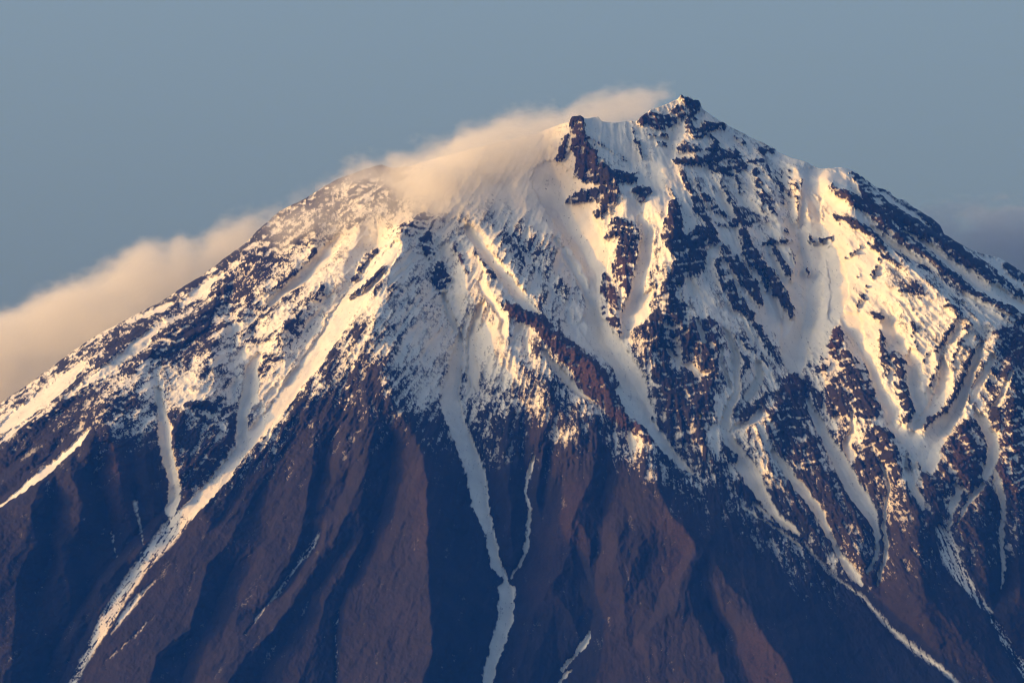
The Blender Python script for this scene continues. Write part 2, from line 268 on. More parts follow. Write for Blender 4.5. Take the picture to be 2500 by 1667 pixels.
# snow lying in gullies and on smooth lanes: name of the look, then (x, y, width) along the lane, density
LANES = [
    ('broad sunlit snow lane low on the left flank', 1.0, t('F', [(530, 520, 40), (440, 610, 90), (300, 720, 110), (200, 800, 100), (100, 870, 90), (0, 950, 50), (-60, 1000, 40)])),
    ('long thin sunlit snow lane below the left skyline', 1.0, t('F', [(1045, 235, 30), (960, 320, 55), (880, 400, 65), (800, 470, 60), (700, 550, 60), (600, 620, 45), (500, 690, 35), (440, 740, 10)])),
    ('short bright snow lane high on the left skyline', 1.0, t('A', [(1090, 895, 30), (1030, 930, 45), (960, 965, 30), (880, 1000, 14)])),
    ('narrow bright snow strip beside the left skyline', 1.0, t('A', [(1420, 700, 20), (1320, 760, 40), (1220, 840, 35), (1150, 905, 16)])),
    ('sunlit snow wedge tapering to the left edge', 1.0, t('F', [(575, 955, 20), (510, 1030, 46), (400, 1120, 46), (300, 1210, 60), (200, 1290, 52), (120, 1345, 26), (60, 1395, 14), (-60, 1480, 8)])),
    ('small snow strip at the left edge', 1.0, t('F', [(275, 820, 10), (150, 910, 25), (60, 990, 30), (0, 1040, 22)])),
    ('blue shaded snow gully left of the great couloir', 1.0, t('F', [(1010, 660, 30), (1020, 740, 45), (1040, 830, 60), (1055, 900, 90), (1050, 960, 90), (1065, 1080, 80), (1100, 1200, 75), (1105, 1280, 85), (1095, 1350, 90), (1080, 1410, 80)])),
    ('great golden couloir running down to the lower left', 1.0, t('B', [(1230, 790, 60), (1150, 900, 110), (1040, 1020, 130), (940, 1130, 150), (850, 1260, 150), (760, 1400, 140), (660, 1540, 140)]) +
     t('G', [(860, 560, 130), (770, 700, 120), (660, 830, 100), (560, 940, 95), (480, 1040, 90), (390, 1170, 105), (300, 1270, 110), (200, 1370, 105), (130, 1440, 110)])),
    ('dirty tan snow tail of the great couloir', 0.58, t('K', [(1150, 500, 130), (1080, 580, 150), (1000, 680, 130), (900, 790, 110), (830, 890, 110), (750, 1010, 100), (690, 1110, 110), (630, 1210, 100), (570, 1320, 70), (500, 1440, 50), (440, 1568, 55), (420, 1680, 50)])),
    ('thin snow sliver right of the couloir tail', 0.62, t('K', [(975, 905, 6), (900, 980, 25), (850, 1030, 45), (790, 1110, 50), (730, 1190, 25), (700, 1240, 8)])),
    ('hairline snow streak right of the couloir tail', 0.42, t('K', [(980, 1135, 10), (870, 1240, 16), (790, 1310, 14), (690, 1395, 12)])),
    ('smooth snow pocket left of the great couloir', 1.0, t('G', [(600, 420, 40), (560, 500, 90), (550, 600, 105), (520, 700, 85), (495, 800, 70), (490, 900, 75), (480, 1010, 60)])),
    ('upper snow ramp under the crest', 1.0, t('B', [(860, 720, 60), (760, 840, 90), (620, 980, 80), (500, 1060, 50), (420, 1130, 50)])),
    ('thin snow hairline on the lower left rock', 0.6, t('K', [(855, 400, 35), (860, 450, 25), (880, 540, 16), (895, 620, 14), (903, 665, 6)])),
    ('tiny broken snow thread on the dark lower left rock', 0.45, t('K', [(700, 580, 10), (715, 690, 10), (735, 750, 8)])),
    ('pale snow streak along the lower middle rib', 0.50, t('L', [(470, 605, 14), (430, 690, 35), (350, 790, 28), (270, 900, 22), (190, 1010, 16), (60, 1160, 14), (0, 1260, 8)])),
    ('faint snow thread at the foot of the brown spur', 0.42, t('L', [(590, 1110, 10), (575, 1190, 22), (570, 1260, 6), (580, 1360, 14), (580, 1440, 22), (570, 1568, 10)])),
    ('sunlit snow strip heading the central couloir', 1.0, t('H', [(475, 300, 20), (495, 380, 40), (530, 460, 45), (560, 530, 20)])),
    ('long grey central snow couloir', 1.0, t('H', [(580, 560, 40), (580, 640, 60), (555, 740, 80), (545, 830, 90), (520, 920, 120), (520, 1000, 130), (560, 1120, 130), (610, 1250, 125), (660, 1380, 130), (700, 1500, 125)]) +
     t('L', [(1470, 250, 130), (1495, 400, 125), (1520, 500, 90), (1555, 600, 65), (1575, 700, 65), (1600, 800, 70), (1655, 885, 35)])),
    ('broken lower end of the central couloir', 0.9, t('L', [(1655, 905, 30), (1665, 960, 110), (1665, 1050, 115), (1655, 1150, 105), (1620, 1260, 90), (1580, 1400, 80), (1550, 1500, 75), (1540, 1600, 70), (1530, 1700, 60)])),
    ('thin snow runnel joining the central couloir', 0.95, t('M', [(268, 120, 10), (250, 180, 28), (230, 250, 28), (215, 320, 10), (220, 370, 9), (245, 440, 16), (240, 520, 30), (230, 620, 26), (218, 710, 28), (180, 800, 12), (118, 880, 8)])),
    ('bright golden snow apron right of the central couloir', 1.0, t('H', [(720, 380, 30), (690, 460, 60), (660, 560, 60), (650, 680, 55), (660, 780, 90), (680, 860, 60), (690, 910, 20)])),
    ('golden snow patch below the red ridge crest', 1.0, t('H', [(730, 190, 40), (720, 260, 50), (860, 480, 40), (860, 580, 45)])),
    ('blue snow lane beside the first dappled rib', 1.0, t('C', [(370, 930, 50), (430, 1020, 55), (530, 1150, 60), (630, 1290, 80), (740, 1430, 80), (800, 1490, 60)])),
    ('sunlit snow lane left of the second dappled rib', 1.0, t('C', [(930, 1000, 25), (1010, 1120, 45), (1080, 1230, 50), (1140, 1340, 60), (1170, 1440, 70)])),
    ('wide snowfield narrowing between the crags', 1.0, t('C', [(900, 620, 260), (1000, 780, 260), (1100, 950, 240), (1180, 1100, 200), (1200, 1250, 120), (1180, 1380, 80), (1170, 1480, 100)]) +
     t('I', [(130, 260, 190), (230, 380, 170), (310, 480, 150), (370, 590, 170), (400, 680, 160), (470, 800, 90)])),
    ('shaded snow gully below the wide snowfield', 1.0, t('I', [(310, 720, 160), (400, 800, 110), (480, 880, 90), (560, 980, 80), (620, 1060, 70), (690, 1130, 50), (760, 1185, 16)])),
    ('shaded snow lane under the brown rock nose', 1.0, t('H', [(1120, 680, 20), (1180, 770, 45), (1260, 860, 55), (1340, 940, 40), (1440, 1015, 12)])),
    ('snow chute between the two dark crags', 1.0, t('C', [(1480, 880, 60), (1520, 980, 70), (1500, 1120, 90), (1470, 1250, 90), (1440, 1380, 90), (1400, 1500, 110)]) + t('I', [(400, 150, 110), (360, 230, 60), (345, 320, 22)])),
    ('golden snow triangle under the central crag', 1.0, t('D', [(500, 1340, 30), (440, 1430, 90), (400, 1510, 120)]) + t('I', [(420, 170, 130), (380, 235, 60)])),
    ('shaded snow funnel below the summit', 1.0, t('E', [(240, 350, 180), (200, 560, 170), (230, 780, 230), (200, 960, 240)]) + t('J', [(170, 60, 280), (130, 230, 260), (110, 380, 220), (110, 470, 170), (130, 540, 90), (170, 610, 20)])),
    ('bright sunlit snow face on the right', 1.0, t('E', [(340, 820, 100), (380, 950, 130), (400, 1080, 140), (360, 1220, 100)]) + t('J', [(470, 230, 160), (530, 310, 70)])),
    ('shaded snow gully curling round the dark crag', 1.0, t('J', [(440, 260, 40), (520, 370, 60), (580, 470, 60), (620, 590, 70), (670, 720, 75), (720, 830, 80)])),
    ('blue snow bowl on the right face', 1.0, t('J', [(850, 430, 60), (850, 540, 90), (870, 660, 100), (900, 750, 120)])),
    ('sunlit snow ramp on the right face', 1.0, t('J', [(1280, 400, 40), (1240, 480, 90), (1200, 580, 100), (1170, 690, 100), (1120, 800, 120), (1050, 900, 150), (980, 1000, 160)])),
    ('sunlit snow tongue beside the ramp', 1.0, t('J', [(1040, 480, 40), (1060, 580, 100), (1040, 680, 110), (980, 780, 90), (900, 880, 70)])),
    ('shaded snow basin on the right face', 1.0, t('J', [(720, 890, 70), (820, 970, 130), (920, 1040, 180), (960, 1110, 160), (960, 1160, 120)])),
    ('shaded snow tail below the basin', 1.0, t('J', [(860, 1080, 90), (830, 1180, 70), (850, 1280, 60), (900, 1360, 60), (920, 1425, 24)])),
    ('snow gully lit at its lower half near the right edge', 1.0, t('J', [(1240, 790, 20), (1280, 850, 70), (1340, 940, 90), (1365, 1020, 90), (1360, 1110, 90), (1330, 1190, 80), (1290, 1250, 30)])),
    ('thin snow runnel near the right edge', 0.95, t('J', [(1375, 1190, 40), (1400, 1270, 55), (1425, 1350, 50), (1440, 1450, 40)]) + t('N', [(1690, 560, 40), (1695, 700, 26), (1705, 820, 30), (1695, 950, 8)])),
    ('golden snow stripe high near the right edge', 1.0, t('J', [(1350, 470, 30), (1310, 570, 60), (1250, 670, 70), (1225, 750, 30)])),
    ('golden snow stripe on the right brown rock', 1.0, t('J', [(1470, 570, 20), (1420, 700, 45), (1350, 820, 45)])),
    ('snow couloir through the dark rocks right of centre', 1.0, t('I', [(960, 270, 24), (1000, 350, 55), (1035, 440, 50), (1040, 560, 45), (1050, 650, 55), (1010, 740, 60), (975, 820, 65), (965, 900, 70), (1000, 990, 90), (1070, 1090, 120), (1140, 1200, 140), (1210, 1320, 100), (1270, 1410, 70), (1340, 1490, 50)]) +
     t('N', [(330, 545, 60), (400, 605, 30)])),
    ('narrow snow strip left of the rock couloir', 0.95, t('I', [(945, 400, 14), (940, 490, 30), (975, 570, 30), (1005, 650, 14)])),
    ('curved snow pocket beside the dark rocks', 1.0, t('I', [(1180, 480, 40), (1195, 560, 60), (1160, 640, 60), (1110, 700, 60)])),
    ('short snow shelf among the dark rocks', 1.0, t('I', [(1190, 800, 70), (1160, 840, 60), (1080, 880, 60), (1030, 900, 40)])),
    ('crooked snow streak inside the dark crag', 1.0, t('I', [(600, 410, 14), (680, 490, 30), (740, 505, 45), (790, 560, 45), (840, 560, 35), (890, 530, 18)])),
    ('small snow streak inside the dark crag', 1.0, t('I', [(790, 240, 14), (815, 310, 40), (830, 355, 30)])),
    ('long faint grey snow line on the lower right', 0.62, t('N', [(425, 650, 16), (480, 720, 26), (540, 785, 26), (650, 890, 30), (800, 1000, 36), (900, 1110, 42), (1000, 1220, 48), (1150, 1350, 60), (1300, 1460, 48), (1420, 1568, 36), (1530, 1680, 30)])),
    ('hairline snow edge of the lower right face', 0.85, t('N', [(40, 430, 8), (140, 500, 12), (290, 590, 12), (420, 690, 8)])),
    ('short snow strip on the lower right face', 0.95, t('N', [(110, 405, 16), (170, 460, 30), (240, 530, 14)])),
    ('slender snow couloir between the dark right ribs', 1.0, t('I', [(1270, 1050, 30), (1330, 1120, 60), (1400, 1220, 70), (1480, 1320, 70)]) + t('N', [(400, 300, 75), (480, 410, 70), (540, 500, 60), (580, 600, 50), (630, 690, 40), (690, 790, 60), (760, 880, 80), (800, 930, 30)])),
    ('long broad snow couloir below the funnel throat', 1.0, t('J', [(180, 660, 20), (210, 760, 55), (270, 880, 75), (340, 1010, 90), (400, 1130, 110), (460, 1230, 130), (520, 1330, 130), (590, 1440, 110)]) +
     t('N', [(850, 480, 90), (890, 580, 55), (900, 680, 35), (890, 760, 35), (840, 850, 35)])),
    ('snow side pocket of the long broad couloir', 1.0, t('J', [(470, 800, 20), (470, 930, 40), (440, 1000, 80), (470, 1080, 60)])),
    ('wiggling thin snow runnel right of the long couloir', 0.95, t('N', [(890, 140, 14), (940, 230, 20), (968, 300, 22), (950, 430, 24), (938, 560, 24), (955, 680, 34), (945, 780, 30), (910, 870, 26), (900, 940, 10)])),
    ('branching snow threads above the fan', 0.95, t('N', [(1450, 110, 16), (1440, 200, 22), (1430, 300, 34), (1400, 380, 60), (1370, 440, 60), (1365, 520, 20), (1335, 610, 22)])),
    ('left branch of the snow threads above the fan', 0.95, t('N', [(1300, 235, 14), (1360, 280, 34), (1410, 340, 30)])),
    ('right branch of the snow threads above the fan', 0.9, t('N', [(1560, 310, 40), (1500, 380, 50), (1460, 440, 26), (1400, 560, 14)])),
    ('pale snow fan on the lower right', 0.52, t('N', [(1290, 590, 70), (1330, 650, 150), (1360, 760, 160), (1420, 880, 130), (1500, 980, 90), (1560, 1050, 80), (1630, 1110, 30)])),
    ('faint tail of the pale snow fan', 0.34, t('N', [(1630, 1150, 50), (1680, 1230, 80), (1750, 1340, 90), (1830, 1450, 90), (1920, 1600, 80)])),
    ('golden snow scrap on the lower middle slope', 1.0, t('M', [(632, 1230, 16), (610, 1290, 34), (575, 1330, 42), (540, 1375, 14), (490, 1430, 24), (455, 1470, 34)])),
    ('small golden snow scrap at the bottom', 1.0, t('M', [(515, 1475, 10), (480, 1500, 34), (435, 1555, 10)])),
    ('long snow lane on the shaded right flank', 1.0, t('E', [(790, 720, 16), (900, 800, 40), (1010, 880, 80), (1130, 960, 90), (1260, 1060, 100), (1400, 1150, 110), (1580, 1270, 120), (1700, 1340, 110)])),
    ('narrow snow lane close under the right skyline', 1.0, t('E', [(620, 440, 20), (720, 530, 34), (820, 600, 40), (900, 650, 30), (980, 710, 20)])),
    ('snow saddle on the right skyline', 1.0, t('E', [(180, 290, 30), (280, 340, 70), (380, 380, 90), (470, 450, 50), (510, 490, 16)])),
    ('thin snow lane on the right flank rocks', 1.0, t('E', [(590, 690, 20), (680, 780, 50), (780, 850, 50), (900, 920, 22)])),
    ('hair thin snow line low on the right flank', 1.0, t('E', [(1130, 1100, 18), (1250, 1180, 22), (1400, 1250, 22), (1568, 1320, 18)])),
    ('second hair thin snow line low on the right flank', 1.0, t('E', [(1140, 1180, 18), (1280, 1270, 26), (1350, 1320, 20)])),
    ('snow ledge near the right edge skyline', 1.0, t('E', [(1230, 880, 20), (1350, 930, 50), (1450, 1030, 50), (1568, 1110, 40)])),
]

# bare rock: (density of snow left on it, points with width)
ROCKS = [
    (0.12, 'brown rocky knob on the left shoulder under the cloud', t('B', [(930, 450, 60), (1010, 395, 110), (1090, 320, 80), (1120, 270, 40)])),
    (0.2, 'diagonal dark rock rib on the upper left slope', t('B', [(720, 640, 40), (690, 740, 60), (700, 830, 50)])),
    (0.2, '', t('B', [(860, 360, 60), (760, 430, 60), (640, 520, 50), (520, 600, 50)])), (0.2, '', t('B', [(400, 680, 60), (420, 780, 60)])),
    (0.04, 'dark crag tower left of the summit saddle', t('C', [(1070, 270, 90), (1070, 340, 100), (1080, 420, 90), (1130, 500, 150), (1110, 580, 110), (1200, 600, 130), (1300, 630, 90), (1430, 630, 60)])),
    (0.10, 'small crag arm on the left of the tower', t('C', [(1010, 390, 70), (970, 450, 60), (935, 520, 24)])),
    (0.04, 'lower crag band under the tower', t('C', [(1000, 745, 16), (1080, 735, 70), (1180, 720, 70), (1290, 720, 90), (1260, 800, 90), (1200, 855, 40)])),
    (0.06, 'small rock block beside the crag band', t('D', [(380, 715, 40), (470, 710, 60), (420, 770, 40)])),
    (0.22, 'split crag pillar over the golden snow', t('C', [(1250, 1000, 40), (1330, 930, 100), (1400, 980, 110), (1390, 1080, 130), (1370, 1180, 150), (1380, 1280, 110), (1390, 1340, 60)])),
    (0.06, 'reddish crag foot below the pillar', t('C', [(1250, 1240, 40), (1260, 1320, 80), (1310, 1400, 70), (1340, 1450, 30)])),
    (0.4, '', t('C', [(1210, 1420, 40), (1260, 1480, 90), (1310, 1560, 80)]) + t('I', [(260, 200, 70), (290, 280, 60), (320, 350, 30)])),
    (0.10, 'great dark central buttress', t('D', [(640, 800, 60), (640, 900, 110), (620, 1000, 130), (680, 1080, 150), (760, 1060, 150), (820, 1000, 140), (900, 1020, 60)])),
    (0.08, 'dark lower half of the central buttress', t('D', [(780, 1060, 140), (780, 1180, 110), (700, 1200, 140), (630, 1300, 90), (600, 1420, 60), (590, 1520, 60)])),
    (0.12, '', t('D', [(760, 720, 60), (800, 820, 90), (850, 900, 60), (900, 980, 50)])),
    (0.12, 'large dark rock face right of the snow gully', t('I', [(640, 170, 160), (560, 300, 250), (700, 350, 250), (850, 280, 140), (880, 400, 120), (860, 600, 90)])),
    (0.10, 'lower part of the large dark rock face', t('I', [(560, 560, 130), (620, 700, 210), (760, 720, 260), (800, 850, 190), (720, 930, 160), (810, 970, 80)])),
    (0.10, 'dark rock wedge above the dark face', t('I', [(600, 0, 60), (590, 90, 90), (640, 160, 120)])),
    (0.12, 'summit crag left shoulder', t('D', [(420, 270, 20), (480, 240, 80), (540, 260, 100), (620, 250, 80), (680, 200, 70)])),
    (0.15, 'summit crag tip', t('D', [(690, 110, 30), (740, 140, 70), (800, 140, 40), (760, 200, 60), (740, 280, 60), (770, 340, 50)])),
    (0.08, 'curved dark cliff under the summit', t('D', [(660, 515, 40), (740, 520, 50), (840, 510, 70), (930, 460, 80), (1020, 480, 110), (1060, 530, 90), (980, 565, 60), (880, 540, 50)])),
    (0.15, 'rock band right of the summit', t('D', [(805, 330, 60), (850, 290, 60), (950, 275, 40)])),
    (0.15, '', t('D', [(880, 350, 30), (915, 390, 50), (860, 450, 50)])),
    (0.25, '', t('D', [(540, 400, 30), (590, 400, 40)])), (0.2, '', t('D', [(690, 430, 60), (790, 430, 60)])), (0.3, '', t('D', [(490, 350, 24), (590, 350, 34)])),
    (0.3, '', t('D', [(1100, 480, 40), (1200, 510, 50)])), (0.1, 'dark rock knobs near the right crest', t('D', [(1210, 430, 50), (1290, 415, 40)])), (0.3, '', t('D', [(1030, 340, 20), (1090, 370, 26)])),
    (0.25, '', t('D', [(370, 300, 16), (400, 400, 40), (440, 500, 24)])), (0.3, '', t('D', [(90, 375, 20), (200, 430, 24), (330, 510, 16)])),
    (0.1, '', t('D', [(690, 590, 30), (730, 680, 50)])), (0.2, '', t('D', [(610, 700, 24), (660, 780, 24)])),
    (0.15, '', t('D', [(820, 730, 40), (880, 800, 80), (960, 855, 40)])), (0.2, '', t('D', [(930, 640, 30), (990, 740, 44), (1060, 860, 50)])),
    (0.05, 'dark rock bar in the shaded snow', t('D', [(1000, 910, 24), (1060, 890, 50), (1130, 905, 24)])), (0.05, '', t('D', [(920, 910, 40), (970, 915, 30)])),
    (0.1, 'slanting dark rib in the shaded snow', t('D', [(1080, 960, 40), (1120, 1060, 90), (1160, 1140, 100), (1240, 1190, 24)])),
    (0.08, 'long slanting dark rib below the buttress', t('D', [(960, 1070, 50), (1050, 1190, 100), (1130, 1290, 90), (1190, 1400, 40)])),
    (0.12, 'lower slanting dark rib below the buttress', t('D', [(920, 1150, 40), (970, 1280, 70), (1050, 1420, 80), (1130, 1480, 60)])), (0.12, '', t('D', [(1190, 1200, 50), (1240, 1300, 50)])),
    (0.08, 'right slanting dark rib in the funnel', t('D', [(1250, 1210, 60), (1320, 1330, 80), (1380, 1420, 50), (1400, 1490, 20)])),
    (0.06, '', t('D', [(1215, 1025, 24), (1260, 1010, 50), (1310, 1020, 24)])), (0.1, '', t('D', [(1280, 1050, 40), (1350, 1170, 60), (1400, 1250, 30)])),
    (0.06, '', t('D', [(1330, 1010, 50), (1390, 1005, 26)])), (0.1, '', t('D', [(1390, 1080, 36), (1435, 1170, 40), (1430, 1215, 16)])), (0.06, '', t('D', [(1512, 940, 10), (1510, 1000, 34), (1550, 1008, 16)])), (0.06, '', t('D', [(1500, 1165, 20), (1500, 1215, 20)])),
    (0.06, '', t('D', [(1350, 940, 24), (1365, 948, 20)])), (0.06, '', t('E', [(265, 740, 20), (340, 730, 30)])),
    (0.3, '', t('D', [(1040, 600, 30), (1070, 700, 40)])), (0.25, '', t('D', [(1160, 560, 40), (1190, 700, 70), (1310, 870, 30)])), (0.3, '', t('D', [(1240, 520, 30), (1260, 610, 24)])),
    (0.2, '', t('D', [(1290, 540, 20), (1350, 780, 30)])), (0.2, '', t('D', [(1330, 560, 20), (1340, 690, 24)])), (0.2, '', t('D', [(1380, 570, 30), (1390, 740, 26)])), (0.2, '', t('D', [(1425, 650, 20), (1440, 860, 28)])), (0.2, '', t('D', [(1455, 640, 30), (1470, 690, 30)])), (0.25, '', t('D', [(1490, 690, 40), (1550, 740, 40)])), (0.25, '', t('D', [(1500, 790, 20), (1500, 850, 20)])),
    (0.3, '', t('D', [(880, 570, 24), (920, 640, 30), (990, 720, 24)])), (0.35, '', t('D', [(760, 600, 20), (810, 700, 26)])),
    (0.12, '', t('I', [(1060, 420, 20), (1110, 480, 60), (1060, 600, 30)])), (0.2, '', t('I', [(960, 250, 20), (1060, 330, 34), (1200, 440, 40), (1240, 490, 24)])),
    (0.08, '', t('I', [(1080, 150, 40), (1180, 260, 60), (1250, 370, 60), (1320, 480, 20)])),
    (0.05, 'brown rock knob at the funnel throat', t('I', [(1340, 590, 30), (1410, 570, 60), (1460, 600, 40), (1440, 680, 120), (1370, 680, 140)])),
    (0.14, 'dark ribbed rock below the knob', t('I', [(1420, 760, 200), (1330, 880, 220), (1400, 980, 220), (1500, 1080, 160)])),
    (0.05, '', t('I', [(1080, 830, 70), (1170, 760, 60), (1230, 690, 40)])), (0.05, '', t('I', [(950, 1010, 40), (1020, 1090, 80)])),
    (0.12, 'red brown crag band on the right crest', t('E', [(330, 440, 20), (400, 490, 40), (480, 540, 90), (550, 570, 70), (620, 620, 60)])), (0.1, '', t('E', [(345, 600, 24), (420, 640, 40), (500, 680, 60), (600, 740, 60), (670, 840, 40)])),
    (0.12, 'dark crag band along the right skyline', t('E', [(470, 360, 40), (540, 450, 100), (640, 560, 150), (760, 620, 150), (880, 690, 120), (980, 750, 60)])),
    (0.08, 'lower dark band on the right flank', t('E', [(620, 640, 60), (720, 730, 80), (850, 810, 60), (960, 900, 50), (1100, 1040, 60), (1250, 1150, 50), (1400, 1220, 50), (1568, 1310, 60), (1700, 1390, 60)])),
    (0.05, 'dark rock rim on the right skyline', t('E', [(780, 520, 20), (880, 600, 40), (980, 680, 60), (1020, 760, 70), (1090, 850, 90), (1200, 930, 80), (1290, 1000, 60), (1350, 1070, 20)])),
    (0.05, '', t('E', [(640, 445, 14), (710, 475, 20)])), (0.05, 'dark rock edge at the right border', t('E', [(1430, 960, 40), (1500, 1010, 60), (1600, 1090, 70)])), (0.25, '', t('E', [(1350, 970, 24), (1400, 1060, 50), (1500, 1130, 40), (1600, 1170, 40)])),
    (0.2, '', t('E', [(880, 940, 40), (1000, 1000, 40), (1150, 1090, 34), (1300, 1200, 34), (1450, 1290, 40), (1600, 1370, 40)])),
    (0.1, '', t('E', [(420, 875, 16), (510, 815, 24)])), (0.3, '', t('E', [(560, 1050, 20), (520, 1140, 34), (500, 1200, 20)])), (0.25, '', t('E', [(640, 880, 20), (590, 1000, 34)])), (0.3, '', t('E', [(510, 930, 16), (510, 980, 24)])), (0.15, '', t('E', [(760, 1100, 30), (850, 1105, 30)])),
    (0.25, '', t('E', [(560, 790, 30), (620, 830, 40), (680, 900, 24)])),
    (0.1, 'pyramid crag between the funnel and the bright face', t('J', [(395, 215, 12), (385, 290, 70), (360, 360, 90)])), (0.3, '', t('J', [(330, 440, 110), (280, 520, 90)])),
    (0.12, 'dark crag under the pyramid', t('J', [(430, 460, 100), (500, 560, 160), (420, 650, 200), (560, 650, 140), (450, 740, 160), (580, 780, 140), (360, 780, 80)])),
    (0.06, '', t('J', [(190, 640, 30), (250, 660, 60), (280, 740, 50)])),
    (0.2, '', t('J', [(600, 180, 40), (650, 210, 50)])), (0.3, '', t('J', [(650, 280, 30), (660, 380, 50), (680, 480, 60), (694, 600, 14)])),
    (0.3, 'dark rib in the right face', t('J', [(740, 450, 60), (800, 510, 70), (770, 590, 70), (790, 700, 80), (830, 770, 80), (810, 860, 60)])), (0.1, '', t('J', [(750, 830, 20), (755, 890, 40)])),
    (0.15, '', t('J', [(1140, 210, 30), (1060, 330, 40), (1000, 430, 30)])), (0.2, '', t('J', [(1190, 290, 40), (1140, 390, 40), (1090, 510, 30)])), (0.06, 'thin dark rock line across the sunlit ramp', t('J', [(1230, 420, 20), (1190, 520, 30), (1150, 630, 34), (1105, 720, 34), (1040, 810, 30), (960, 860, 24), (925, 915, 10)])), (0.2, '', t('J', [(950, 430, 30), (915, 500, 34)])), (0.25, '', t('J', [(1010, 530, 34), (960, 640, 30), (1000, 700, 20)])), (0.2, '', t('J', [(1050, 150, 60), (1120, 190, 50)])), (0.25, '', t('J', [(850, 260, 40), (860, 340, 40), (890, 420, 30)])),
    (0.08, 'brown crag below the sunlit ramp', t('J', [(1190, 890, 50), (1170, 980, 120), (1220, 1060, 180), (1200, 1150, 200), (1120, 1200, 140), (1250, 1230, 100)])),
    (0.05, '', t('J', [(920, 1220, 70), (1000, 1290, 120), (1090, 1270, 60)])), (0.05, '', t('J', [(830, 1110, 20), (835, 1150, 40)])),
    (0.1, 'dark crag between the couloir and the basin', t('J', [(620, 930, 60), (690, 970, 70), (580, 1050, 160), (700, 1080, 120), (540, 1130, 90), (740, 1200, 80)])),
    (0.05, 'dark rock wedge near the right edge', t('J', [(1370, 820, 60), (1380, 900, 60)])),
    (0.08, 'brown buttress at the right edge', t('J', [(1400, 330, 80), (1480, 380, 120), (1560, 450, 140), (1620, 520, 160)])), (0.2, 'long brown buttress down the right edge', t('J', [(1520, 700, 120), (1500, 850, 120), (1520, 1000, 200), (1500, 1150, 180), (1560, 1250, 160)])),
    (0.0, 'red brown ridge nose in the middle', t('H', [(880, 400, 55), (980, 460, 80), (1080, 500, 100), (1180, 610, 105), (1290, 700, 140), (1380, 780, 140), (1440, 880, 180), (1500, 960, 130)]) + t('I', [(310, 840, 90), (420, 910, 90)])),
    (0.15, '', t('I', [(310, 830, 90), (420, 910, 90), (490, 990, 60)])),
    (0.35, 'dark crag head of the central spur', t('B', [(1225, 690, 50), (1320, 690, 90), (1410, 620, 90), (1400, 730, 90), (1430, 830, 60)])),
    (0.2, 'rounded dark knob below the crag head', t('C', [(190, 1180, 70), (200, 1250, 110), (210, 1310, 60)])),
    (0.1, '', t('C', [(290, 1050, 30), (320, 1120, 34), (370, 1220, 30)])), (0.3, '', t('C', [(420, 1090, 24), (500, 1220, 40), (540, 1250, 50)])),
    (0.12, 'dark slanting band under the left skyline', t('F', [(1350, 130, 60), (1280, 250, 100), (1150, 330, 120), (1040, 400, 110), (950, 450, 60)])), (0.1, '', t('F', [(700, 570, 30), (560, 670, 40), (440, 770, 40), (300, 880, 50), (150, 960, 40)])),
    (0.12, '', t('A', [(1480, 720, 40), (1400, 850, 60)])), (0.15, '', t('A', [(870, 1090, 40), (800, 1160, 40), (700, 1270, 30), (620, 1330, 30)])), (0.2, '', t('A', [(830, 1000, 20), (940, 990, 30), (1100, 930, 40), (1230, 800, 30)])),
    (0.1, 'dark rocks below the blue snow gully', t('F', [(1280, 1120, 100), (1400, 1060, 90), (1460, 960, 50), (1200, 760, 30), (1350, 760, 60), (1420, 720, 60)])), (0.12, '', t('F', [(860, 720, 60), (800, 800, 70), (740, 800, 60)])),
    (0.15, '', t('B', [(640, 720, 30), (570, 780, 40)])), (0.15, '', t('B', [(700, 840, 40), (600, 930, 24), (480, 1010, 20), (400, 1060, 16)])), (0.15, '', t('B', [(1090, 810, 50), (1010, 880, 50), (950, 1000, 40)])), (0.04, 'thin dark rock slash in the great couloir', t('B', [(1150, 930, 24), (1060, 1010, 26), (960, 1090, 20), (920, 1110, 10)])), (0.2, '', t('B', [(750, 1030, 50), (720, 1110, 50)])), (0.15, 'dark rock overhang left of the great couloir', t('B', [(590, 1200, 50), (540, 1280, 80)])), (0.12, '', t('G', [(640, 440, 40), (720, 440, 60), (760, 410, 30)])),
    (0.1, '', t('B', [(1010, 400, 90), (1080, 330, 60)])), (0.2, '', t('B', [(880, 560, 40), (1000, 520, 30)])), (0.3, '', t('B', [(420, 760, 60), (330, 850, 60), (260, 900, 60)])), (0.25, '', t('B', [(170, 1140, 60), (80, 1080, 60), (60, 1220, 70)])),
    (0.3, '', t('G', [(1200, 600, 60), (1150, 760, 60)])),
]
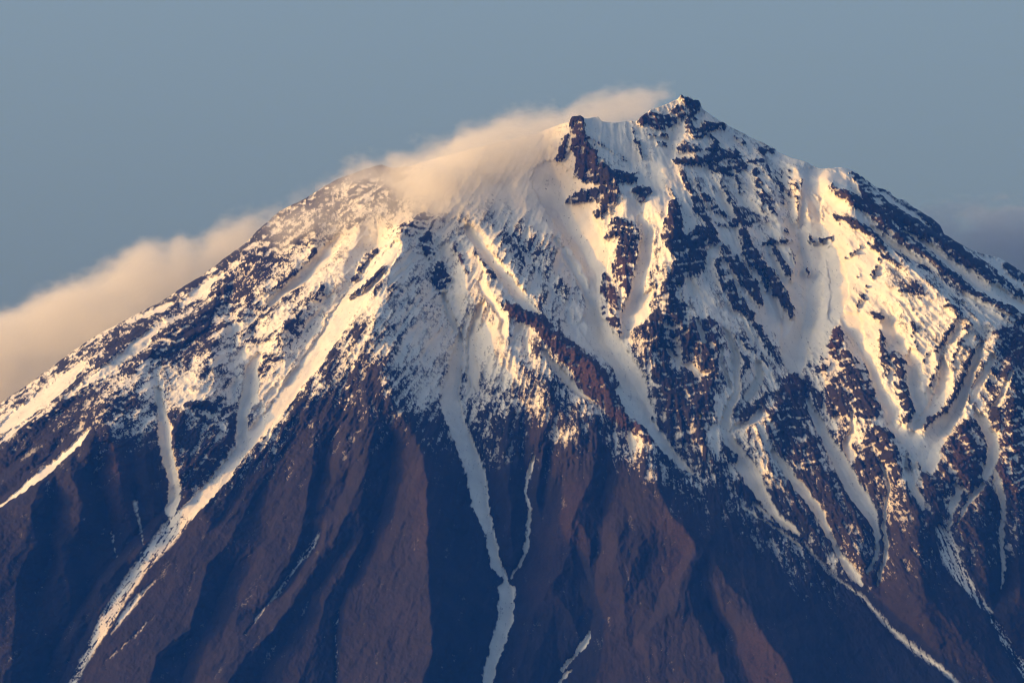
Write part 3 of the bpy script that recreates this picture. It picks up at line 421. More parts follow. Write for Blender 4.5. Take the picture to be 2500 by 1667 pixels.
RED = [  # oxidised red brown rock: (strength, points)
    (0.9, t('H', [(870, 400, 60), (1080, 500, 90), (1290, 690, 120), (1440, 860, 140), (1500, 960, 90)])), (0.8, t('C', [(1080, 400, 110), (1090, 500, 110)])), (0.9, t('C', [(1350, 1180, 70), (1360, 1260, 60)])),
    (0.7, t('C', [(1250, 1260, 70), (1310, 1420, 50)])), (0.9, t('C', [(290, 1050, 40), (370, 1220, 40)])), (0.7, t('E', [(450, 520, 90), (560, 580, 90), (640, 640, 60)])), (0.8, t('J', [(390, 260, 100), (350, 380, 110)])), (0.7, t('I', [(1400, 570, 90)] * 2)),
    (0.6, t('J', [(1480, 340, 160), (1560, 420, 160)])), (0.6, t('J', [(1500, 1000, 160), (1500, 1180, 180)])), (0.5, t('J', [(1130, 1000, 120), (1200, 1130, 160)])), (0.8, t('I', [(310, 830, 90), (480, 980, 90)])), (0.7, t('I', [(880, 270, 80), (920, 260, 60)])),
    (0.6, t('B', [(1230, 720, 60), (1410, 780, 60)])), (0.28, t('M', [(560, 420, 160), (450, 620, 220), (330, 1000, 150)])), (0.3, t('M', [(1130, 520, 120), (1250, 680, 120), (1130, 850, 120)])), (0.3, t('L', [(1150, 250, 60), (1150, 700, 60)])), (0.35, t('M', [(1700, 1350, 200), (1750, 1500, 250)])), (0.4, t('K', [(720, 100, 90), (780, 500, 80)])), (0.6, t('D', [(470, 240, 90), (530, 250, 60)])), (0.5, t('D', [(560, 900, 90), (590, 830, 60)])),
]
COVER = [(60, 985, .6), (100, 960, .55), (250, 860, .45), (400, 770, .38), (470, 720, .38), (450, 830, .25), (350, 900, .36), (200, 1000, .22), (120, 1100, .12), (300, 960, .45), (450, 870, .2), (480, 960, .8), (490, 900, .75), (560, 780, .42), (580, 860, .7), (380, 960, .65), (440, 1080, .2), (520, 1080, .3),
         (560, 1020, .4), (640, 980, .7), (700, 700, .62), (640, 620, .4), (760, 560, .42), (820, 470, .34), (880, 440, .3), (700, 530, .34), (600, 620, .34), (560, 660, .36), (800, 650, .88), (720, 850, .62), (660, 800, .62), (850, 760, .85), (780, 900, .5), (830, 890, .4), (870, 830, .5), (880, 930, .26), (900, 980, .16), (860, 1030, .08), (760, 1030, .12), (900, 620, .95), (860, 500, .45), (960, 760, .6), (1000, 700, .7), (980, 860, .62), (1040, 800, .78), (1030, 930, .72),
         (960, 970, .35), (1000, 1020, .25), (1180, 700, .75), (1180, 860, .85), (1160, 930, .65), (1220, 960, .6), (1200, 1040, .24), (1300, 950, .46), (1280, 1040, .24), (1370, 1040, .30), (1400, 1110, .1), (1250, 600, .62), (1150, 620, .8), (1300, 650, .58), (1350, 740, .62), (1420, 620, .95), (1350, 500, .98), (1250, 440, .99), (1100, 470, .9), (1050, 600, .75), (1450, 800, .85),
         (1550, 350, .9), (1600, 450, .93), (1700, 400, .72), (1800, 450, .75), (1850, 520, .6), (1930, 500, .65), (1750, 560, .8), (1700, 500, .85), (1800, 650, .93), (1950, 600, .98), (1950, 750, .99), (1750, 700, .75), (1680, 750, .65), (1580, 640, .7), (1600, 800, .4), (1650, 850, .4), (1750, 850, .6), (1850, 900, .6), (1830, 960, .6), (1680, 950, .15), (1650, 1050, .15), (1750, 1020, .65), (1900, 1000, .45),
         (1850, 1100, .35), (1950, 1100, .35), (2050, 950, .5), (2020, 1000, .35), (2150, 950, .7), (2150, 800, .85), (2100, 650, .95), (2200, 750, .7), (2280, 800, .7), (2350, 850, .65), (2420, 950, .4), (2450, 1000, .35), (2480, 850, .2), (2480, 1100, .25), (2250, 700, .6), (2200, 600, .4), (2350, 700, .6), (2450, 750, .8), (2150, 500, .6), (2060, 450, .98), (2280, 1000, .95), (2200, 1050, .97), (2150, 1100, .4),
         (2330, 1130, .25), (2000, 1200, .16), (2100, 1250, .14), (2250, 1300, .1), (2400, 1250, .1), (1850, 1230, .12), (1560, 1080, .45), (1500, 1000, .4)]
SNOWLINE = [(-300, 1150), (0, 1030), (100, 1130), (220, 1080), (300, 1050), (350, 1010), (400, 1070), (440, 1150), (550, 1140), (620, 1070), (700, 1080), (800, 1010), (850, 1050), (880, 1040), (960, 1030), (1000, 1000), (1070, 1040), (1160, 1050), (1200, 1080), (1240, 1070), (1300, 1060), (1380, 1100), (1450, 1080), (1500, 1080), (1560, 1110), (1650, 1160), (1700, 1170), (1800, 1230), (1900, 1310), (2000, 1390), (2100, 1360), (2200, 1340), (2300, 1320), (2400, 1300), (2500, 1280), (2900, 1300)]

# ------------------------------------------------------------------ numpy helpers
rng = np.random.default_rng(7)
PERM = np.concatenate([rng.permutation(512)] * 3)
GA = rng.uniform(0, 2 * np.pi, 512)
GX, GY = np.cos(GA), np.sin(GA)


def perlin(x, y, seed=0):
    x = x + 37.7 * seed
    y = y + 91.3 * seed
    xi, yi = np.floor(x).astype(np.int32), np.floor(y).astype(np.int32)
    fx, fy = (x - xi).astype(np.float32), (y - yi).astype(np.float32)
    a0, a1 = xi & 511, (xi + 1) & 511
    b0, b1 = yi & 511, (yi + 1) & 511
    u = fx * fx * fx * (fx * (fx * 6 - 15) + 10)
    v = fy * fy * fy * (fy * (fy * 6 - 15) + 10)

    def g(a, b, dx, dy):
        h = PERM[PERM[a] + b]
        return GX[h] * dx + GY[h] * dy
    n0 = g(a0, b0, fx, fy) * (1 - u) + g(a1, b0, fx - 1, fy) * u
    n1 = g(a0, b1, fx, fy - 1) * (1 - u) + g(a1, b1, fx - 1, fy - 1) * u
    return ((n0 * (1 - v) + n1 * v) * 1.5).astype(np.float32)


def fbm(x, y, octs, gain=0.5, seed=0, ridged=False):
    s, a, tot = 0.0, 1.0, 0.0
    for o in range(octs):
        n = perlin(x * 2.03 ** o, y * 2.03 ** o, seed + o * 3)
        if ridged:
            n = 1 - 2 * np.abs(n)
        s = s + a * n
        tot += a
        a *= gain
    return s / tot


def smooth(a, b, x):
    q = np.clip((x - a) / (b - a), 0, 1)
    return q * q * (3 - 2 * q)


# raster of the visible face, 2 photo pixels per cell
U0, V0, ST = -260.0, 200.0, 2.0
NU, NV = 1512, 800
gu = U0 + ST * np.arange(NU)
gv = V0 + ST * np.arange(NV)
UU, VV = np.meshgrid(gu, gv)
UU = UU.astype(np.float32)
VV = VV.astype(np.float32)
# wobble so that no traced line is straight
WU = UU + 9 * fbm(UU / 60, VV / 60, 4, 0.6, 1)
WV = VV + 9 * fbm(UU / 60, VV / 60, 4, 0.6, 2)


def line_field(lines, cap, width=False, wu=None, wv=None):
    """distance to the nearest line (or signed distance inside a stroke of varying width), and which line it is"""
    wu = WU if wu is None else wu
    wv = WV if wv is None else wv
    D = np.full((NV, NU), cap, np.float32)
    ID = np.full((NV, NU), -1, np.int32)
    for k, ln in enumerate(lines):
        for p, q in zip(ln[:-1], ln[1:]):
            wmax = max(p[2], q[2]) / 2 if width else 0
            m = cap + wmax + 14
            i0 = max(int((min(p[0], q[0]) - m - U0) / ST), 0)
            i1 = min(int((max(p[0], q[0]) + m - U0) / ST) + 1, NU)
            j0 = max(int((min(p[1], q[1]) - m - V0) / ST), 0)
            j1 = min(int((max(p[1], q[1]) + m - V0) / ST) + 1, NV)
            if i1 <= i0 or j1 <= j0:
                continue
            x = wu[j0:j1, i0:i1] - p[0]
            y = wv[j0:j1, i0:i1] - p[1]
            ex, ey = q[0] - p[0], q[1] - p[1]
            L2 = ex * ex + ey * ey + 1e-6
            h = np.clip((x * ex + y * ey) / L2, 0, 1)
            d = np.sqrt((x - h * ex) ** 2 + (y - h * ey) ** 2)
            if width:
                d = d - (p[2] + (q[2] - p[2]) * h) / 2
            sub = D[j0:j1, i0:i1]
            win = d < sub
            sub[win] = d[win]
            ID[j0:j1, i0:i1][win] = k
    return D, ID


def blur(a, r):
    """box blur, twice"""
    for _ in range(2):
        for ax in (0, 1):
            p = np.concatenate([np.repeat(np.take(a, [0], ax), r + 1, ax), a, np.repeat(np.take(a, [-1], ax), r, ax)], ax)
            c = np.cumsum(p, axis=ax, dtype=np.float64)
            n = a.shape[ax]
            a = ((np.take(c, range(2 * r + 1, 2 * r + 1 + n), ax) - np.take(c, range(0, n), ax)) / (2 * r + 1)).astype(np.float32)
    return a


# ------------------------------------------------------------------ fields: relief, snow, tint
sku = np.array([p[0] for p in SKY], float)
skv = np.array([p[1] for p in SKY], float)
AX = 1500.0
sm_u = np.arange(-3600, 6200, 10.0)
sm_v = np.interp(sm_u, sku, skv)
ker = np.hanning(41)
ker /= ker.sum()
sm_v2 = np.convolve(np.pad(sm_v, 20, 'edge'), ker, 'valid')


def sky_smooth(u):
    return np.interp(u, sm_u, sm_v2)


CAU, CAV, CSL = 1482.0, 40.0, 0.642       # the cone whose two edges the skyline follows


def base_depth(u, v):
    r = np.maximum(v - CAV, 5.0) * S / CSL
    x = (u - CAU) * S
    p = 2.7 + 0.7 * smooth(-300.0, 300.0, x)
    w = np.abs(x) / r
    k = 40.0
    e = np.log1p(np.exp(np.clip((1 - w ** p) * k, -30, 30))) / k      # soft at the skyline edge
    return -r * e ** (1 / p)


Y0 = base_depth(UU.astype(np.float64), VV.astype(np.float64))
gx = np.gradient(Y0, axis=1) / (ST * S)
gz = np.gradient(Y0, axis=0) / (ST * S)
metric = np.clip(np.sqrt(1 + gx ** 2 + gz ** 2) / 1.75, 0.8, 2.2).astype(np.float32)

dr, _ = line_field(RIDGES, 170.0)
dg, _ = line_field(GULLIES, 170.0)
dr2, _ = line_field(RIBS, 170.0)
dr = np.minimum(dr, dr2 + 16)
dr = np.minimum(dr, line_field(FAINT_RIBS, 170.0)[0] + 42)
dg = np.minimum(dg, line_field(FAINT_GULLIES, 170.0)[0] + 42)
mr_, _ = line_field(SPINES, 420.0)
mg_, _ = line_field(VALLEYS, 420.0)


def soft(d):
    return 170.0 * (1 - np.exp(-d / 110.0)) * 0.9


KREL = 0.80
KBIG = 0.85
relief = KREL / 2 * (soft(dr) - soft(dg)) * S
relief = relief * (1 + 0.45 * smooth(-40, 160, VV - np.interp(gu, [p[0] for p in SNOWLINE], [p[1] for p in SNOWLINE])[None, :]).astype(np.float32))
big = KBIG / 2 * (420 * (1 - np.exp(-mr_ / 330)) - 420 * (1 - np.exp(-mg_ / 330))) * S
big = big * (1 + 0.35 * smooth(650, 300, UU) * smooth(1020, 1250, VV))
relief = relief + blur(big, 3)
relief = relief * blur(metric, 12)

# fall-line coordinates: generators of the cone
APU, APV = 1490.0, 40.0
rho = np.sqrt((UU - APU) ** 2 + (VV - APV) ** 2) + 1
phi = np.arctan2(UU - APU, VV - APV + 60)
wob = fbm(UU / 90, VV / 90, 3, 0.5, 11) * 0.02
ribs = 0.0
for f, sd_ in ((18, 1), (38, 2), (80, 3), (160, 4), (330, 5)):
    lam = rho / f
    w = smooth(3, 7, lam) * (1 - smooth(60, 110, lam)) * np.clip(lam / 30, 0.06, 1.4)
    n = perlin((phi + wob) * f, rho / (lam.mean() * 5.0), 20 + sd_)
    ribs = ribs + w * (1 - 2 * np.abs(n))
rough = fbm(UU / 42, VV / 42, 5, 0.56, 31, True)
fine = fbm(UU / 9, VV / 9, 2, 0.6, 61)
sv = VV + 0.25 * (UU - 1650) * (UU > 1650) + 20 * fbm(UU / 80, VV / 80, 3, 0.55, 71)
strata = 0.6 * np.sin(sv / 4.6) + 0.6 * np.sin(sv / 2.1 + 2 * fbm(UU / 30, VV / 30, 2, 0.5, 72))

FX = (UU - APU) / np.maximum(VV - APV, 60)            # fall line direction in the picture
FL = np.sqrt(1 + np.clip(FX, -1.6, 1.6) ** 2)
cs, sn = 1 / FL, np.clip(FX, -1.6, 1.6) / FL
# cross- and along-slope coordinates, slowly turning: blend three fixed rotations
def flow_noise(wl, stretch, seed, octs=3):
    out = np.zeros_like(UU)
    tot = np.zeros_like(UU)
    ang = np.clip(np.arctan2(sn, cs), np.radians(-55), np.radians(45))
    for a0 in np.radians([-55, -35, -15, 5, 25, 45]):
        w = np.clip(1 - np.abs(ang - a0) / np.radians(20), 0, 1)
        k = w > 0.01
        uu, vv, w = UU[k], VV[k], w[k]
        x = uu * np.cos(a0) - vv * np.sin(a0)
        y = uu * np.sin(a0) + vv * np.cos(a0)
        out[k] += w * fbm(x / wl, y / (wl * stretch), octs, 0.6, seed + int(50 * (a0 + 2)))
        tot[k] += w * w
    return out / np.sqrt(tot + 1e-6)


spike = flow_noise(7.0, 3.4, 400, 3)
flow_a = flow_noise(17.0, 5.0, 600, 4)
flow_b = flow_noise(5.0, 3.0, 700, 2)
flow_m = 1 - 2.0 * np.abs(flow_noise(44.0, 4.5, 1100, 3))
flow_r = 1 - 2.2 * np.abs(flow_noise(26.0, 4.5, 800, 2)) - 0.8 * np.abs(flow_noise(11.0, 4.5, 900, 2))
rough2 = fbm(UU / 16, VV / 16, 3, 0.6, 131, True)

# snow cover
cov_n = np.zeros_like(UU)
cov_d = np.zeros_like(UU)
for cu, cv, cb in COVER:
    w = 1.0 / (((WU - cu) ** 2 + (WV - cv) ** 2) / 900.0 + 1.0) ** 2.2
    cov_n += w * cb
    cov_d += w
cover = cov_n / cov_d
cover = cover + 0.05 * (cover > 0.3) + 0.45 * fbm(UU / 75, VV / 75, 3, 0.6, 121) * np.clip(4 * cover * (1 - cover), 0, 1)
sl = np.interp(gu, [p[0] for p in SNOWLINE], [p[1] for p in SNOWLINE]).astype(np.float32)[None, :]
cover = cover * smooth(-105, 45, sl - VV + 34 * fbm(UU / 50, VV / 50, 3, 0.6, 81) + 26 * ribs * 0.5)

# stroke edges wander at small scale
EU = UU + 4.5 * fbm(UU / 14, VV / 14, 3, 0.6, 91)
EV = VV + 4.5 * fbm(UU / 14, VV / 14, 3, 0.6, 92)
lane_d, lane_id = line_field([[(p[0], p[1], p[2] * (0.80 if p[0] > 1700 else 0.94)) for p in l[2]] for l in LANES], 26.0, True, EU, EV)
rock_d, rock_id = line_field([r[2] for r in ROCKS], 26.0, True, EU + 3 * fbm(UU / 7, VV / 7, 2, .5, 93), EV + 3 * fbm(UU / 7, VV / 7, 2, .5, 94))
lane_d0 = lane_d
lane_d = lane_d + 5.5 * spike + 3.5 * flow_a
rock_d = rock_d + np.array([-0.5 if r[1] else 2.5 for r in ROCKS] + [0], np.float32)[rock_id] + 9.0 * spike + 7.0 * flow_a + 4.0 * fbm(UU / 8, VV / 8, 2, 0.6, 141)
lane_den = np.array([l[1] for l in LANES] + [0], np.float32)[lane_id]
rock_den = np.array([r[0] for r in ROCKS] + [0], np.float32)[rock_id]
in_lane = np.where(lane_den < 0.7, smooth(6.0, -9.0, lane_d0 + 2.0 * flow_a), smooth(3.0, -2.0, lane_d))
in_rock = smooth(2.5, -2.0, rock_d)
crag = smooth(6.0, -10.0, rock_d)

flow = flow_b
dap = 0.18 * fbm(UU / 6.5, VV / 6.5, 2, 0.7, 101) + 0.36 * flow_a + 0.26 * flow_b + 0.10 * ribs + 0.20 * rough + 0.34 * rough2 + 0.26 * flow_r + 0.20 * flow_m
dap = dap + 0.22 * strata * crag
dap = dap + (0.10 - 0.07 * in_rock) * rng.normal(size=dap.shape).astype(np.float32)
dap = dap - blur(dap, 40)
dap = 0.5 + 0.5 * np.tanh(dap / (dap.std() * 1.25))            # about uniform in 0..1
cover = cover + 0.07 * smooth(1550, 1750, UU) * (cover > 0.02)
cc = cover * (1 - in_rock) + (rock_den * 0.9 + 0.15) * in_rock
lane_c = np.where(lane_den > 0.97, 1.5, lane_den)
lane_noise = 0.5 + 0.5 * np.tanh(1.7 * flow_noise(6.0, 9.0, 500, 4) + 0.8 * fbm(UU / 5, VV / 5, 2, 0.6, 511))
rock_over_lane = in_rock * (rock_den < 0.09)
lane_w = in_lane * (1 - rock_over_lane)
snow = np.clip((cc * 1.26 - 0.17 - dap) / (0.72 - 0.30 * in_rock) + 0.5, 0, 1)
snow_lane = np.clip((lane_c - lane_noise * 0.9) / 0.25 + 0.5, 0, 1) * (1 - 0.35 * smooth(0.55, 0.95, lane_noise))
snow = snow * (1 - lane_w) + snow_lane * lane_w
specks = smooth(0.50, 0.72, fbm(UU / 5.0, VV / 5.0, 2, 0.5, 151) + 0.35 * fbm(UU / 45, VV / 45, 2, 0.5, 152)) * smooth(0.3, 0.8, cover + lane_w)
snow = np.maximum(snow * (1 - 0.75 * specks), 0)

# roughness and total relief (metres, positive = away from the viewer)
below = smooth(0, 120, VV - sl)
smooth_snow = np.clip(cover - 0.8, 0, 0.2) * 5 * (1 - in_rock)
amp = (1.0 - 0.45 * below) * (1 - 0.80 * lane_w) * (1 - 0.68 * smooth_snow)
relief = relief - 7.0 * ribs * amp * (1 - 0.3 * below)
relief = relief - 8.0 * rough * amp * (1 + 0.5 * crag)
relief = relief - 1.3 * (fine) * amp * (1 + 0.3 * crag)
relief = relief - 4.6 * rough2 * amp * (0.45 + 0.75 * (1 - blur(snow, 3)) + 0.5 * crag)
relief = relief - 1.2 * flow_b * amp
relief = relief - (7.5 - 5.2 * below) * flow_r * amp
relief = relief - 11.0 * flow_m * amp * (1 - 0.6 * below)
flow_g = 1 - 1.5 * np.abs(flow_noise(80.0, 6.0, 1000, 2))
relief = relief - (5.0 + 5.0 * below) * flow_g * (1 - 0.9 * lane_w)
relief = relief - 1.8 * flow_a * amp
relief = relief + 3.5 * smooth(4.0, -10.0, lane_d)
relief = relief - crag * (9.0 + 2.6 * strata) * (1 - below)
relief = relief - 2.4 * (1 - snow) * (1 - below) * amp       # rocks stand proud of the snow
red_d, red_id = line_field([r[1] for r in RED], 60.0, True)
red = smooth(50, -25, red_d) * np.array([r[0] for r in RED] + [0], np.float32)[red_id]

# ------------------------------------------------------------------ materials
def new_mat(name):
    m = bpy.data.materials.new(name)
    m.use_nodes = True
    nt = m.node_tree
    nt.nodes.clear()
    return m, nt.nodes, nt.links


def mountain_material():
    m, n, l = new_mat('snowy_volcanic_rock')
    out = n.new('ShaderNodeOutputMaterial')
    b = n.new('ShaderNodeBsdfPrincipled')
    a_s = n.new('ShaderNodeAttribute')
    a_s.attribute_name = 'snow'
    a_r = n.new('ShaderNodeAttribute')
    a_r.attribute_name = 'red'
    tc = n.new('ShaderNodeTexCoord')
    n1 = n.new('ShaderNodeTexNoise')
    n1.inputs['Scale'].default_value = 0.012
    n1.inputs['Detail'].default_value = 6
    n1.inputs['Roughness'].default_value = 0.65
    l.new(tc.outputs['Object'], n1.inputs['Vector'])
    n2 = n.new('ShaderNodeTexNoise')
    n2.inputs['Scale'].default_value = 0.16
    n2.inputs['Detail'].default_value = 3
    l.new(tc.outputs['Object'], n2.inputs['Vector'])
    r1 = n.new('ShaderNodeValToRGB')
    r1.color_ramp.elements[0].position = 0.3
    r1.color_ramp.elements[0].color = (0.017, 0.0145, 0.0155, 1)
    r1.color_ramp.elements[1].position = 0.72
    r1.color_ramp.elements[1].color = (0.031, 0.024, 0.025, 1)
    l.new(n1.outputs['Fac'], r1.inputs['Fac'])
    mr = n.new('ShaderNodeMix')
    mr.data_type = 'RGBA'
    mr.inputs['B'].default_value = (0.075, 0.036, 0.026, 1)
    rm = n.new('ShaderNodeMath')
    rm.operation = 'MULTIPLY'
    l.new(a_r.outputs['Fac'], rm.inputs[0])
    rm2 = n.new('ShaderNodeMapRange')
    rm2.inputs['From Min'].default_value = 0.35
    rm2.inputs['From Max'].default_value = 0.6
    l.new(n2.outputs['Fac'], rm2.inputs['Value'])
    l.new(rm2.outputs[0], rm.inputs[1])
    l.new(rm.outputs[0], mr.inputs['Factor'])
    l.new(r1.outputs['Color'], mr.inputs['A'])
    # snow edge broken up below the mesh's own scale
    ad = n.new('ShaderNodeMath')
    ad.operation = 'MULTIPLY_ADD'
    ad.inputs[1].default_value = 0.4
    l.new(n2.outputs['Fac'], ad.inputs[0])
    l.new(a_s.outputs['Fac'], ad.inputs[2])
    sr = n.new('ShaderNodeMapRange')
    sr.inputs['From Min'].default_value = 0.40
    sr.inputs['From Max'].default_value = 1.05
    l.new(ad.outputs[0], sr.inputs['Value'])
    ms = n.new('ShaderNodeMix')
    ms.data_type = 'RGBA'
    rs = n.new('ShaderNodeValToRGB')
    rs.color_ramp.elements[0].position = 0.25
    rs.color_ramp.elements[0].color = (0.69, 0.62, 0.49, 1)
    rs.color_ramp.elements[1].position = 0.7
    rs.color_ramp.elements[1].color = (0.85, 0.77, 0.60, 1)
    l.new(n1.outputs['Fac'], rs.inputs['Fac'])
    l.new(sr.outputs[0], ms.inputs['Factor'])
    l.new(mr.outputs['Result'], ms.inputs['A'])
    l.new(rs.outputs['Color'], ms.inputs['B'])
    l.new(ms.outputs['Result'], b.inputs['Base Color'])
    b.inputs['Roughness'].default_value = 0.9
    b.inputs['Specular IOR Level'].default_value = 0.15
    bp = n.new('ShaderNodeBump')
    bp.inputs['Strength'].default_value = 0.35
    bp.inputs['Distance'].default_value = 2.0
    l.new(n2.outputs['Fac'], bp.inputs['Height'])
    l.new(bp.outputs[0], b.inputs['Normal'])
    l.new(b.outputs[0], out.inputs['Surface'])
    return m


MAT = mountain_material()

# ------------------------------------------------------------------ the mountain
uin = np.arange(-250, 2751, 2.0)
grow = np.cumsum(np.linspace(4, 120, 50))
ucol = np.concatenate([(-250 - grow)[::-1], uin, 2750 + grow])
NC = len(ucol)
NR = 690
VB = 1780.0


def sample(field, u, v):
    x = np.clip((u - U0) / ST, 0, NU - 1.001)
    y = np.clip((v - V0) / ST, 0, NV - 1.001)
    i, j = x.astype(int), y.astype(int)
    fx, fy = x - i, y - j
    return (field[j, i] * (1 - fx) * (1 - fy) + field[j, i + 1] * fx * (1 - fy) + field[j + 1, i] * (1 - fx) * fy + field[j + 1, i + 1] * fx * fy)


vsky = np.interp(ucol, sku, skv) + 2.2 * fbm(ucol / 16.0, ucol * 0, 4, 0.6, 5)
s = np.linspace(0, 1, NR)[:, None]
vend = np.maximum(VB, vsky + 60)
Vm = vsky[None, :] + s * (vend - vsky)[None, :]
Um = np.repeat(ucol[None, :], NR, 0)
Ym = base_depth(Um, Vm) + sample(relief, Um, Vm)
X, Y, Z = at(Um, Vm, base_depth(Um, Vm))
Y = Y + sample(relief, Um, Vm)
snow_m = sample(snow, Um, Vm)
red_m = sample(red, Um, Vm)
# foot below the frame, down to the plain
foot = []
FR = 24
zb = Z[-1]
for k in range(1, FR + 1):
    q = k / FR
    drop = (zb + 60) * q
    run = drop * 1.5 * (1 + 0.9 * q)
    ang = np.clip((Um[-1] - AX) / 1500.0, -1.6, 1.6)
    foot.append((X[-1] + run * np.sin(ang) * 0.9, Y[-1] - run * np.cos(ang), zb - drop))
# far side
back = []
BR = 16
for k in range(BR, 0, -1):
    q = k / BR
    drop = (Z[0] + 60) * q ** 1.6
    run = (Z[0] + 60) * 1.6 * q
    back.append((X[0] * (1 + 0.4 * q), Y[0] + run + 4, Z[0] - drop))
bx = np.concatenate([np.array([b[0] for b in back]), X, np.array([f[0] for f in foot])])
by = np.concatenate([np.array([b[1] for b in back]), Y, np.array([f[1] for f in foot])])
bz = np.concatenate([np.array([b[2] for b in back]), Z, np.array([f[2] for f in foot])])
bs = np.concatenate([np.repeat(snow_m[:1], BR, 0), snow_m, np.zeros((FR, NC))])
br = np.concatenate([np.zeros((BR, NC)), red_m, np.zeros((FR, NC))])
NT = bx.shape[0]
co = np.stack([bx, by, bz], -1).reshape(-1, 3).astype(np.float32)
at_s = bs.reshape(-1).astype(np.float32)
at_r = br.reshape(-1).astype(np.float32)
jj, ii = np.meshgrid(np.arange(NT - 1), np.arange(NC - 1), indexing='ij')
a = (jj * NC + ii).reshape(-1)
quads = np.stack([a, a + NC, a + NC + 1, a + 1], -1)

# which part of the mountain each face belongs to
lab_r = np.zeros((NV, NU), np.int32)                      # 0 upper slopes
lab_r[VV > sl + 45] = 1                                   # 1 bare lower slopes
strong_rock = (rock_d < 0) & np.array([bool(r[1]) for r in ROCKS] + [False])[rock_id]
lab_r[strong_rock] = 1000 + rock_id[strong_rock]
strong_lane = (lane_d < 0) & (rock_over_lane < 0.5)
lab_r[strong_lane] = 2000 + lane_id[strong_lane]
fu = 0.5 * (Um[:-1, :-1] + Um[1:, 1:])
fv = 0.5 * (Vm[:-1, :-1] + Vm[1:, 1:])
li = np.clip(np.round((fu - U0) / ST).astype(int), 0, NU - 1)
lj = np.clip(np.round((fv - V0) / ST).astype(int), 0, NV - 1)
lab = np.zeros((NT - 1, NC - 1), np.int32)
lab[BR:BR + NR - 1] = lab_r[lj, li]
lab[BR + NR - 1:] = 1
lab = lab.reshape(-1)


def mesh_from(name, faces, mat):
    used, inv = np.unique(faces.reshape(-1), return_inverse=True)
    me = bpy.data.meshes.new(name)
    me.vertices.add(len(used))
    me.vertices.foreach_set('co', co[used].reshape(-1))
    nf = len(faces)
    me.loops.add(nf * 4)
    me.loops.foreach_set('vertex_index', inv.astype(np.int32))
    me.polygons.add(nf)
    me.polygons.foreach_set('loop_start', np.arange(0, nf * 4, 4, dtype=np.int32))
    me.update(calc_edges=True)
    me.attributes.new('snow', 'FLOAT', 'POINT').data.foreach_set('value', at_s[used])
    me.attributes.new('red', 'FLOAT', 'POINT').data.foreach_set('value', at_r[used])
    me.polygons.foreach_set('use_smooth', np.ones(nf, bool))
    me.materials.append(mat)
    me.update()
    return me


def obj(name, data, parent=None, label=None, cat=None, group=None, kind=None):
    o = bpy.data.objects.new(name, data)
    col.objects.link(o)
    o.parent = parent
    for k_, v_ in (('label', label), ('category', cat), ('group', group), ('kind', kind)):
        if v_:
            o[k_] = v_
    return o


mountain = obj('mountain', mesh_from('mountain', quads[lab == 0], MAT), label='snowy volcanic mountain with dark rock ribs rising to a summit crag', kind='structure')
obj('bare_lower_slope', mesh_from('bare_lower_slope', quads[lab == 1], MAT), mountain, 'bare brown lower slopes below the snow line')
for k, (den, look, pts) in enumerate(ROCKS):
    f = quads[lab == 1000 + k]
    if look and len(f) > 30:
        obj('rock_crag', mesh_from('rock_crag', f, MAT), mountain, look)
for k, (look, den, pts) in enumerate(LANES):
    f = quads[lab == 2000 + k]
    if len(f) > 10:
        obj('snow_lane', mesh_from('snow_lane', f, MAT), mountain, look)

# ------------------------------------------------------------------ the plain far below the frame
def ground():
    me = bpy.data.meshes.new('ground')
    n_ = 40
    g = np.linspace(-1, 1, n_)
    g = np.sign(g) * np.abs(g) ** 1.6 * 44000
    xx, yy = np.meshgrid(g, g)
    zz = 6 * fbm(xx / 9000, yy / 9000, 3, 0.5, 9)
    v_ = np.stack([xx, yy, zz], -1).reshape(-1, 3)
    f_ = [(j * n_ + i, j * n_ + i + 1, (j + 1) * n_ + i + 1, (j + 1) * n_ + i) for j in range(n_ - 1) for i in range(n_ - 1)]
    me.from_pydata(v_.tolist(), [], f_)
    m, n, l = new_mat('tundra')
    out = n.new('ShaderNodeOutputMaterial')
    b = n.new('ShaderNodeBsdfPrincipled')
    nz = n.new('ShaderNodeTexNoise')
    nz.inputs['Scale'].default_value = 0.002
    nz.inputs['Detail'].default_value = 8
    tc = n.new('ShaderNodeTexCoord')
    l.new(tc.outputs['Object'], nz.inputs['Vector'])
    r = n.new('ShaderNodeValToRGB')
    r.color_ramp.elements[0].color = (0.035, 0.045, 0.022, 1)
    r.color_ramp.elements[1].color = (0.10, 0.085, 0.05, 1)
    l.new(nz.outputs['Fac'], r.inputs['Fac'])
    l.new(r.outputs['Color'], b.inputs['Base Color'])
    b.inputs['Roughness'].default_value = 0.95
    l.new(b.outputs[0], out.inputs['Surface'])
    me.materials.append(m)
    obj('ground', me, kind='structure')


ground()


